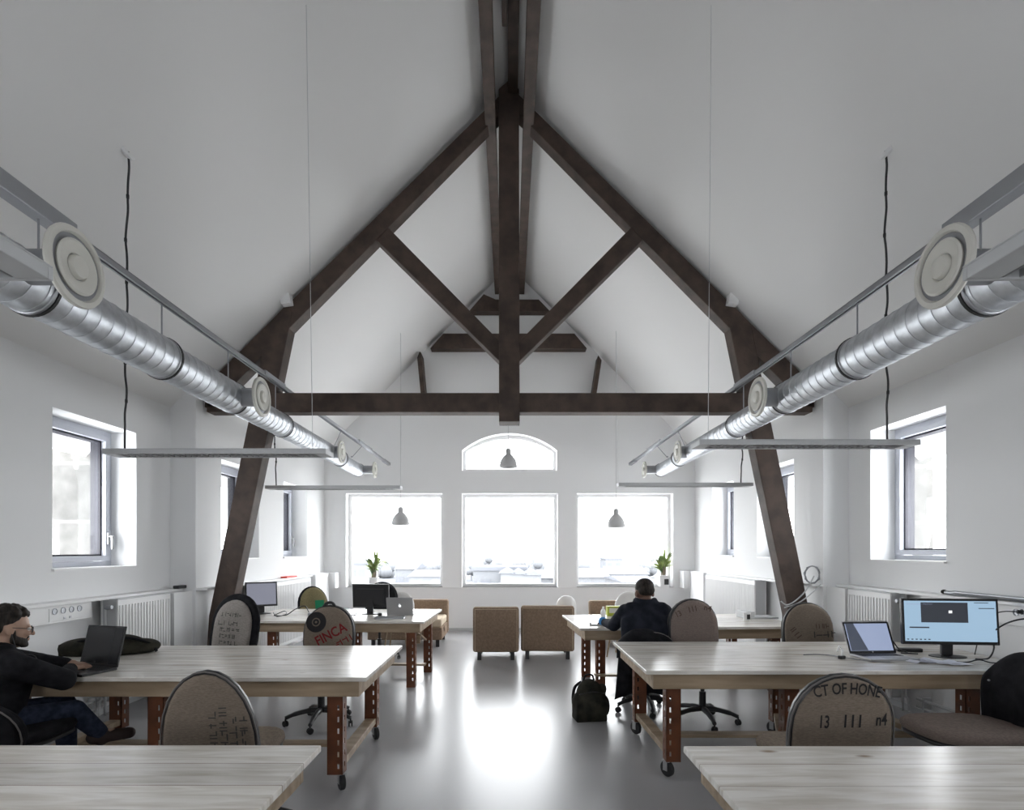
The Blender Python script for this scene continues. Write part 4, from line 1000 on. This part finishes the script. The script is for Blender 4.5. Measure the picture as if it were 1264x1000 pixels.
# coat draped over the sideways chair
def coat(label, loc, rz, prof, halfw, mt='blackfab', n=26, fold=.012, name='coat'):
    # prof: (y, z) path over the backrest; halfw(t) half width
    vs = []; fs = []; P_ = smoothpath([(0, y, z) for y, z in prof], 6); m = len(P_)
    for i, p in enumerate(P_):
        t = i/(m-1); hw = halfw(t)
        for k in range(n+1):
            u = -1+2*k/n; x = hw*u; amp = fold*(abs(t-.5)*2)
            drop = -.16*(abs(u)**2.5)*(1-abs(t-.5)*1.2) 
            vs.append((x, p.y+amp*math.sin(u*9+t*5)*(1 if t > .5 else -1), p.z+drop))
    for i in range(m-1):
        for k in range(n): fs.append((i*(n+1)+k, i*(n+1)+k+1, (i+1)*(n+1)+k+1, (i+1)*(n+1)+k))
    r = thing(name, label, 'coat', loc, rz)
    b = MB(); b.add(vs, fs); b.build('coat_body', mt, r, smooth='all', solid=.02)
    return r
ct = coat('black coat draped over the back of the sideways chair at the right edge', (2.84, 3.38, 0), PI/2, [(-.165, .50), (-.17, .72), (-.195, .87), (-.27, .93), (-.345, .88), (-.36, .60), (-.37, .36), (-.38, .22)], lambda t: .22+.02*math.sin(t*5))
b = MB(); b.tube(smoothpath([(-.12, -.36, .90), (-.04, -.385, .93), (.05, -.385, .93), (.12, -.36, .90)], 5), .022, 8); b.build('collar', 'blackfab', ct, smooth='all')
b = MB(); b.sphere((.17, -.16, .74), .007); b.build('button', 'silver', ct, smooth='all')
ct2 = coat('long dark coat hanging over the chair of the working person', (1.235, 5.52, 0), 0, [(-.17, .60), (-.175, .72), (-.20, .80), (-.26, .815), (-.305, .76), (-.33, .60), (-.34, .42), (-.33, .25)], lambda t: .22+.06*max(0, t-.45)*1.6, 'blackfab')

# ------------------------------------------------------------------ sofas, cushions, shells
def armchair(label, x, y, rz, w, dp, h, zs=.40, leg=.12, arms=False, group='tan block armchairs'):
    # back on local -y side, seat opens to +y
    r = thing('armchair', label, 'armchair', (x, y, 0), rz, group)
    b = MB(); b.box(-w/2, w/2, -dp/2, -dp/2+.16, leg, h); b.build('backrest', 'tan', r, bevel=.035, smooth=True)
    b = MB(); b.box(-w/2+.01, w/2-.01, -dp/2+.161, dp/2, leg, zs-.10); b.build('seat_frame', 'tan', r, bevel=.02, smooth=True)
    b = MB(); b.box(-w/2+.02, w/2-.02, -dp/2+.165, dp/2-.005, zs-.10, zs+.03); b.build('seat_cushion', 'tanlight', r, bevel=.03, smooth=True)
    for sx in (-1, 1):
        for sy in (-1, 1):
            b = MB(); b.box(sx*(w/2-.09)-.028, sx*(w/2-.09)+.028, sy*(dp/2-.09)-.028, sy*(dp/2-.09)+.028, 0, leg+.005); b.build('leg', 'black', r, bevel=.003)
    b = MB(); b.tube([(-w/2+.03, -dp/2+.003, leg+.02), (-w/2+.03, -dp/2+.003, h-.03), (w/2-.03, -dp/2+.003, h-.03), (w/2-.03, -dp/2+.003, leg+.02)], .004, 6); b.build('seam', 'tanlight', r)
    return r
d_ = 7.98
armchair('tan block armchair with its back to us, left of the middle pair', wx(611.5, 7.95), 8.33, .02, .65, .72, .755, group='middle pair of tan armchairs')
armchair('wider tan block armchair with its back to us, right of the middle pair', wx(677.5, 8.0), 8.40, -.04, .76, .72, .765, group='middle pair of tan armchairs')
sofa = armchair('tan sofa against the far wall behind the far left desk', -1.68, 9.55, PI, 1.22, .95, .70, .42)
b = MB(); b.lathe([(.075, 0), (.075, .003)], Matrix.Translation((-.613, .15, .27)) @ Matrix.Rotation(-PI/2, 4, 'Y'), 24); b.build('round_print', 'brownprint', sofa)
armchair('tan sofa against the far wall behind the far right desk', 1.98, 9.55, PI, 1.18, .95, .68, .42)
def shell(label, x, y, z, w, h, rz, tilt):
    r = thing('shell_chair', label, 'chair', (x, y, 0), rz, 'white shell chairs')
    b = MB(); o = bullet(w, h, h*.5); fr = Matrix.Translation((0, 0, z)) @ Matrix.Rotation(math.radians(tilt), 4, 'X')
    b.slab(o, [(.02, -.02), (0, -.008), (0, .008), (.02, .02)], fr, bulge=(.03, -.02)); b.build('backrest', 'whitefab', r, smooth='all')
    b = MB(); b.slab([(p[0], p[1]-h*.5) for p in bullet(w, h*.9, h*.45)], [(.01, -.012), (0, 0), (.01, .012)], Matrix.Translation((0, .2, z-.0)) @ Matrix.Rotation(PI/2, 4, 'X')); b.build('seat', 'whitefab', r, smooth='all')
    for sx in (-1, 1):
        for yy in (.04, .36):
            b = MB(); b.cyl((sx*w*.3, yy, z-.005), (sx*w*.42, yy+(.05 if yy > .2 else -.05), 0), .012, seg=8); b.build('leg', 'pine2', r, smooth=True)
shell('white shell chair peeping above the silver laptop', -1.72, 8.96, .42, .42, .48, PI, 8)
shell('white shell chair leaning behind the head of the person in the dark coat', 1.78, 8.55, .42, .44, .52, PI-.5, 10)
b = MB(); b.slab(bullet(.30, .42, .15), [(.05, -.06), (.01, -.03), (.0, 0), (.01, .03), (.05, .06)], None, bulge=(.03, .03)); o = b.build('cushion', 'whitefab', None, smooth='all'); o.location = (.87, 8.62, .45); o.rotation_euler = (math.radians(-6), 0, .1)
tag(o, 'white cushion standing on the wider middle armchair', 'cushion')

# ------------------------------------------------------------------ plants
def plant(label, x, y, z, pot, h, spread, n, seed, lab=False):
    rnd = random.Random(seed)
    r = thing('potted_plant', label, 'plant', (x, y, z), 0, 'potted plants on the window sill')
    b = MB()
    if pot == 'square':
        b.prism_xz([(-.085, 0), (.085, 0), (.105, .23), (-.105, .23)], -.095, .095); ph = .23
    else:
        b.lathe([(.075, 0), (.10, .19), (.09, .19), (.085, .17), (.002, .17)], None, 22, cap=False); ph = .19
    b.build('pot', 'white', r, bevel=.006 if pot == 'square' else 0, smooth=True)
    if lab:
        b = MB(); b.box(-.01, .075, -.099, -.0945, .05, .16); b.build('black_label', 'black', r)
    b = MB(); b.cyl((0, 0, ph-.06), (.005, 0, ph+.16), .022, .018, 10); b.cyl((.03, .02, ph-.06), (.045, .02, ph+.24), .018, .014, 10); b.cyl((-.03, .02, ph-.06), (-.03, .02, ph+.11), .016, .013, 10); b.build('cane', 'bark', r, smooth=True)
    b = MB()
    for i in range(n):
        k = i % 3; base = Vector(((.0, .045, -.03)[k], .01, ph+(.15, .22, .10)[k]+rnd.uniform(-.08, .02)))
        a = rnd.uniform(0, 2*PI); L = h*rnd.uniform(.55, 1.0); out = rnd.uniform(.15, 1.0)*spread; lift = L*(1-.35*out/spread)
        pts = []
        for t in (0, .2, .4, .6, .8, 1):
            pts.append(base+Vector((math.cos(a)*out*t**1.2, math.sin(a)*out*t**1.2*.5, lift*t-(.42*L*out/spread*1.4)*t**2.4)))
        wv = rnd.uniform(.022, .036); wd = [.3, .8, 1, .85, .5, .05]; side = Vector((-math.sin(a), math.cos(a), .3)).normalized(); vs = []; fs = []
        if abs(side.x) < .4: side = Vector((.8, side.y*.4, .2)).normalized()
        for p, q in zip(pts, wd): vs += [p-side*wv*q, p+Vector((0, 0, -.006*q)), p+side*wv*q]
        for j in range(5): fs += [(3*j, 3*j+1, 3*j+4, 3*j+3), (3*j+1, 3*j+2, 3*j+5, 3*j+4)]
        b.add(vs, fs)
    b.build('foliage', 'leaf', r, solid=.002, smooth='all')
plant('green cane plant in a round white pot before the left far window', wx(461, 11.03), 11.03, .846, 'round', .50, .26, 26, 3)
plant('green cane plant in a square white pot before the right far window', wx(819, 11.03), 11.03, .846, 'square', .56, .30, 30, 8, True)
# ------------------------------------------------------------------ people
def head_parts(Mh):
    rot = Mh
    pp = lambda *a: Mh @ Vector(a)
    L = [ell((0, -.012, .03), (.076, .096, .092), rot), ell((0, .025, -.03), (.061, .068, .075), rot), ell((0, .046, -.078), (.042, .040, .034), rot),
         cap(pp(0, .088, .014), pp(0, .110, -.022), .009, .0135), ell((0, .079, .024), (.048, .014, .010), rot),
         ell((0, .090, -.052), (.022, .011, .007), rot), ell((0, .088, -.064), (.019, .011, .007), rot),
         cap(pp(0, -.022, -.07), pp(0, -.04, -.15), .054, .052)]
    for s in (-1, 1):
        L += [ell((s*.077, -.006, -.006), (.011, .021, .031), rot), ell((s*.034, .075, -.02), (.022, .02, .018), rot)]
    return L
def hand_parts(wrist, fwd, up, side, curl=.5):
    # side: +1 thumb toward +right vector (left hand), -1 the other way
    w0 = Vector(wrist); f = Vector(fwd).normalized(); u = Vector(up); u = (u - f*u.dot(f)).normalized(); r = f.cross(u)
    L = [cap(w0, w0+f*.03, .026, .028)]
    for k in range(4):
        L.append(cap(w0+f*.015+r*(k-1.5)*.014, w0+f*.085+r*(k-1.5)*.020, .016, .0125))
    for k, ln in enumerate((.070, .080, .074, .058)):
        kk = k if side < 0 else k
        b0 = w0+f*.088+r*(k-1.5)*.0205; d1 = (f*math.cos(curl*.6)-u*math.sin(curl*.6)); d2 = (f*math.cos(curl*1.5)-u*math.sin(curl*1.5)); d3 = (f*math.cos(curl*2.2)-u*math.sin(curl*2.2))
        p1 = b0+d1*ln*.45; p2 = p1+d2*ln*.32; p3 = p2+d3*ln*.24
        L += [cap(b0, p1, .0095, .0088), cap(p1, p2, .0088, .008), cap(p2, p3, .008, .007)]
    t0 = w0+f*.025+r*side*.024-u*.006; t1 = t0+(f*.6+r*side*.75-u*.2).normalized()*.04; t2 = t1+(f*.9+r*side*.25-u*.3).normalized()*.03
    L += [cap(t0, t1, .0125, .0105), cap(t1, t2, .0105, .009)]
    return L
def person(label, loc, rz, J, skin, top, trousers, extra=None):
    r = thing('person', label, 'person', loc, rz)
    V = {k: Vector(v) for k, v in J.items() if k not in ('Mh', 'jacket', 'collar')}
    Mh = J['Mh']
    body = [ell(V['pelvis'], (.16, .12, .12)), cap(V['pelvis'], V['chest'], .115, .12), cap(V['chest'], V['neck']-Vector((0, .0, .07)), .10, .05), cap(V['shR'], V['shL'], .045, .045)]
    body += head_parts(Mh)
    body.append(cap(V['neck']-Vector((0, .0, .05)), Mh @ Vector((0, -.03, -.10)), .052, .052))
    for s in 'RL':
        body += [cap(V['sh'+s], V['el'+s], .046, .038), cap(V['el'+s], V['wr'+s], .037, .026), cap(V['hip'+s], V['kn'+s], .075, .052), cap(V['kn'+s], V['an'+s], .050, .036), cap(V['an'+s], V['toe'+s], .036, .026)]
        f = V['tip'+s]-V['wr'+s]; body += hand_parts(V['wr'+s], f, (0, 0, 1), 1 if s == 'L' else -1)
    meta_join(body, 'body', skin, r, .0065, 4, .5)
    jk = [ell(V['pelvis']+Vector((0, 0, .03)), (.185, .15, .12)), cap(V['pelvis']+Vector((0, 0, .05)), V['chest'], .155, .16), ell(V['chest']+Vector((0, -.01, .02)), (.205, .145, .17)),
          cap(V['shR'], V['shL'], .078, .078), cap(V['chest']+Vector((0, -.02, .06)), V['neck']+Vector((0, -.015, -.03)), .12, .078), cap(V['neck']+Vector((0, -.02, -.05)), V['shR']+Vector((-.02, 0, .01)), .075, .07), cap(V['neck']+Vector((0, -.02, -.05)), V['shL']+Vector((.02, 0, .01)), .075, .07)]
    for s in 'RL':
        e = V['wr'+s]; jk += [cap(V['sh'+s], V['el'+s], .078, .064), cap(V['el'+s], e.lerp(V['el'+s], .06), .062, .042)]
    for a in range(10):   # folded hood or collar behind the neck
        an = PI*a/9 + PI; c = V['neck']+Vector((.088*math.cos(an), .075*math.sin(an)-.0, J.get('collar', 0)-.0+.012*math.sin(an)))
        jk.append(ell(c, (.034, .034, .036)))
    if 'jacket' in J: jk += J['jacket']
    meta_join(jk, 'jacket', top, r, .011, 4, .5)
    tr_ = []
    tr_.append(ell(V['pelvis']-Vector((0, 0, .02)), (.185, .145, .105)))
    for s in 'RL':
        tr_ += [cap(V['hip'+s], V['kn'+s], .095, .070), cap(V['kn'+s], V['an'+s].lerp(V['kn'+s], .08), .068, .052)]
    meta_join(tr_, 'trousers', trousers, r, .011, 5, .5)
    for s in 'RL':
        a, t = V['an'+s], V['toe'+s]
        meta_join([cap(a, a-Vector((0, 0, .03)), .046, .044), cap(a-Vector((0, 0, .02))-(t-a)*.25, t, .045, .037)], 'shoe', 'shoe', r, .008, 4)
    for s in (-1, 1):
        b = MB(); b.sphere(Mh @ Vector((s*.030, .0835, .006)), .0105, None, 12, 8); ey = b.build('eye', 'eye', r, smooth='all')
        b = MB(); b.sphere(Mh @ Vector((s*.030, .0925, .006)), .0045, None, 10, 6); b.build('pupil', 'black', ey, smooth='all')
    if extra: extra(r, Mh, V)
    return r
def hair_short(r, Mh, mt, high=.012, fringe=True, rough=True):
    rnd = random.Random(4)
    L = [ell((0, -.026, .055), (.080, .090, .080), Mh), ell((0, -.052, .018), (.074, .060, .062), Mh)]
    if rough:
        for k in range(46):
            a = rnd.uniform(0, 2*PI); e = rnd.uniform(.15, 1.35); c = Vector((.076*math.cos(a)*math.cos(e), -.018+.092*math.sin(a)*math.cos(e), .055+.088*math.sin(e)))
            if c.y > .06 and c.z < .08: continue
            L.append(ell(c, (.018, .020, .018), Mh))
    return meta_join(L, 'hair', mt, r, .0075, 2, .5)

Ml = Matrix.Translation((-.055, .105, 1.075)) @ Matrix.Rotation(math.radians(-14), 4, 'Z') @ Matrix.Rotation(math.radians(-8), 4, 'X')
JL = dict(pelvis=(0, 0, .57), chest=(-.02, .05, .80), neck=(-.045, .065, .965), shR=(.175, .04, .885), shL=(-.22, .09, .885), elR=(.225, .27, .765), elL=(-.27, .33, .81),
          wrR=(.045, .375, .795), wrL=(-.13, .43, .80), tipR=(-.03, .46, .785), tipL=(-.06, .52, .785), hipR=(.09, .02, .535), hipL=(-.09, .02, .535), knR=(.13, .36, .54), knL=(-.10, .40, .54),
          anR=(.16, .50, .36), anL=(-.09, .42, .10), toeR=(.22, .64, .34), toeL=(-.09, .56, .04), Mh=Ml)
def face_l(r, Mh, V):
    hair_short(r, Mh, 'hair')
    L = []
    for k in range(15):   # beard along the jaw
        a = -PI*.02 + PI*1.04*k/14; L.append(ell((.058*math.cos(a), .016+.064*math.sin(a), -.058-.020*math.sin(a)), (.012, .014, .030), Mh))
    for k in range(7):
        a = PI*.2+PI*.6*k/6; L.append(ell((.038*math.cos(a), .036+.050*math.sin(a), -.092), (.013, .014, .017), Mh))
    L += [ell((x, .091-abs(x)*.25, -.042), (.012, .008, .006), Mh) for x in (-.022, -.008, .008, .022)]
    for s in (-1, 1): L.append(ell((s*.073, .012, -.03), (.007, .014, .034), Mh))
    meta_join(L, 'beard', 'hair', r, .0065, 2, .5)
    b = MB()
    for s in (-1, 1):
        b.tube([Mh @ Vector((s*.032+.021*math.cos(2*PI*k/18), .101, .004+.017*math.sin(2*PI*k/18))) for k in range(19)], .0022, 6)
        b.tube([Mh @ Vector((s*.053, .100, .008)), Mh @ Vector((s*.074, .06, .012)), Mh @ Vector((s*.082, .0, .014)), Mh @ Vector((s*.080, -.018, .0))], .0022, 6)
    b.tube([Mh @ Vector((-.011, .102, .008)), Mh @ Vector((0, .106, .011)), Mh @ Vector((.011, .102, .008))], .0022, 6)
    b.build('glasses', 'black', r, smooth='all')
    b = MB(); b.tube(smoothpath([Mh @ Vector((.082, .0, -.02)), Mh @ Vector((.07, .05, -.13)), Vector((.02, .20, .90)), Vector((.02, .22, .80))], 5), .003, 6); b.build('earphone_lead', 'black', r, smooth='all')
person('bearded man with glasses in a black hoodie typing at the laptop on the left', (-3.04, 3.33, 0), math.radians(60)-PI/2, JL, 'skin', 'hoodie', 'jean', face_l)

Mm = Matrix.Translation((.0, .085, 1.13)) @ Matrix.Rotation(math.radians(12), 4, 'Z') @ Matrix.Rotation(math.radians(-18), 4, 'X') @ Matrix.Diagonal((1.14, 1.1, 1.08, 1))
JM = dict(pelvis=(0, 0, .57), chest=(0, .02, .84), neck=(0, .04, 1.015), shR=(.19, .05, .955), shL=(-.19, .05, .955), elR=(.27, .26, .80), elL=(-.275, .22, .80),
          wrR=(.13, .43, .80), wrL=(-.335, .46, .80), tipR=(.06, .54, .785), tipL=(-.345, .58, .785), hipR=(.09, .02, .535), hipL=(-.09, .02, .535), knR=(.12, .40, .54), knL=(-.10, .40, .54),
          anR=(.14, .36, .10), anL=(-.10, .32, .10), toeR=(.16, .50, .04), toeL=(-.10, .46, .04), Mh=Mm)
JM['collar'] = .045
JM['jacket'] = [ell((0, -.02, .80), (.235, .135, .20)), cap((-.15, .0, .98), (.15, .0, .98), .075, .075), cap((-.16, -.05, .62), (-.17, -.02, .85), .085, .085), cap((.16, -.05, .62), (.17, -.02, .85), .085, .085)]
def face_m(r, Mh, V):
    hair_short(r, Mh, 'hair', rough=False)
    b = MB(); b.sphere(V['wrL']+Vector((-.012, .0, .012)), (.046, .040, .044), None, 14, 8); b.build('blue_cuff', 'blue', r, smooth='all')
person('person in a dark coat seen from behind working at the far right desk', (1.325, 5.50, 0), 0, JM, 'skindark', 'navy', 'jean', face_m)

# ------------------------------------------------------------------ outdoors
b = MB(); b.box(-200, 200, 12.5, 160, -9.2, -9); tag(b.build('bounce_ground', 'palebounce'), 'unseen pale ground added below the far windows to bounce daylight upward', 'ground')  # hidden below the sills, made pale to bounce daylight onto the ceiling
b = MB(); b.box(-400, 400, 160, 700, -9.2, -9); tag(b.build('town_ground', 'haze3'), 'pale hazy open ground beyond the far windows', 'ground')
def house(label, px0, px1, ytop, d, yeave=None, gable=False, depth=10):
    x0, x1 = wx(px0, d), wx(px1, d); zt = wz(ytop, d); ze = wz(yeave, d) if yeave else zt-.4
    r = thing('house', label, 'house', ((x0+x1)/2, d, -9), 0, 'hazy houses beyond the windows'); hw = (x1-x0)/2
    b = MB(); b.box(-hw, hw, 0, depth, 0, ze+9); b.build('walls', 'haze', r)
    b = MB()
    if gable: b.prism_xz([(-hw-.2, ze+9), (hw+.2, ze+9), (0, zt+9)], -.2, depth+.2)
    elif yeave:
        pts = [(-.2, ze+9), (depth+.2, ze+9), (depth/2, zt+9)]
        vs = [(-hw-.2, y, z) for y, z in pts]+[(hw+.2, y, z) for y, z in pts]
        b.add(vs, [(0, 1, 2), (5, 4, 3), (0, 3, 4, 1), (1, 4, 5, 2), (2, 5, 3, 0)])
    else: b.box(-hw-.2, hw+.2, -.2, depth+.2, ze+9, zt+9)
    b.build('roof', 'haze2', r)
    n = max(2, int(hw*2/2.5))
    for k in range(min(n, 6)):
        xx = -hw+(k+.5)*2*hw/min(n, 6); b = MB(); b.box(xx-.5, xx+.5, -.06, 0, ze+9-2.4, ze+9-1.0); b.build('window', 'haze2', r)
house('flat roofed pale block seen through the middle far window', 584, 648, 700, 62)
for i, (a, c, lab) in enumerate(((618, 634, 'left gable of the hazy row in the middle far window'), (634, 648, 'second gable of the hazy row in the middle far window'), (648, 668, 'wider right gable of the hazy row in the middle far window'))):
    house(lab, a, c, 702+i, 55, 708+i, True)
house('low roof at the right edge of the middle far window', 666, 690, 705, 70, 714)
house('pale house seen through the left far window right of the plant', 488, 512, 696, 75, 703)
house('long low roof seen through the left far window', 505, 548, 705, 60, 712)
house('far block at the left side of the left far window', 430, 452, 694, 110)
house('long sloping roof seen through the right far window', 706, 752, 703, 66, 713)
house('second hazy roof seen through the right far window', 752, 800, 700, 85, 709)
house('distant pale block on the skyline of the right far window', 748, 768, 689, 160)
house('near low pale shed at the bottom of the right far window', 770, 812, 714, 50, 719)
def tree(label, px, ytop, d, wpx):
    x = wx(px, d); zt = wz(ytop, d); R = wpx*d/F/2; rnd = random.Random(int(px)); H = zt+9
    r = thing('tree', label, 'tree', (x, d, -9), 0, 'hazy trees on the skyline')
    b = MB(); b.cyl((0, 0, 0), (0, 0, H*.6), R*.08, R*.05, 8); b.build('trunk', 'haze2', r)
    b = MB()
    for k in range(16):
        a = rnd.uniform(0, 2*PI); q = rnd.uniform(0, .7)*R; b.sphere((q*math.cos(a), q*math.sin(a), H-R*.5-rnd.uniform(0, H*.35)), R*rnd.uniform(.35, .55), None, 10, 7)
    b.sphere((0, 0, H-R*.4), R*.42, None, 10, 7); b.build('crown', 'haze', r, smooth='all')
for px, yt, d, wp, lab in ((607, 682, 190, 26, 'tallest hazy tree on the skyline of the middle far window'), (640, 690, 210, 22, 'middle hazy tree on the skyline of the middle far window'), (662, 689, 200, 24, 'right hazy tree on the skyline of the middle far window'), (582, 695, 200, 20, 'low hazy tree at the left of the middle far window'), (530, 692, 210, 30, 'hazy tree at the right of the left far window'), (470, 691, 220, 34, 'hazy tree behind the plant of the left far window'), (725, 692, 210, 30, 'hazy tree at the left of the right far window'), (795, 691, 220, 30, 'hazy tree at the right of the right far window')):
    tree(lab, px, yt, d, wp)
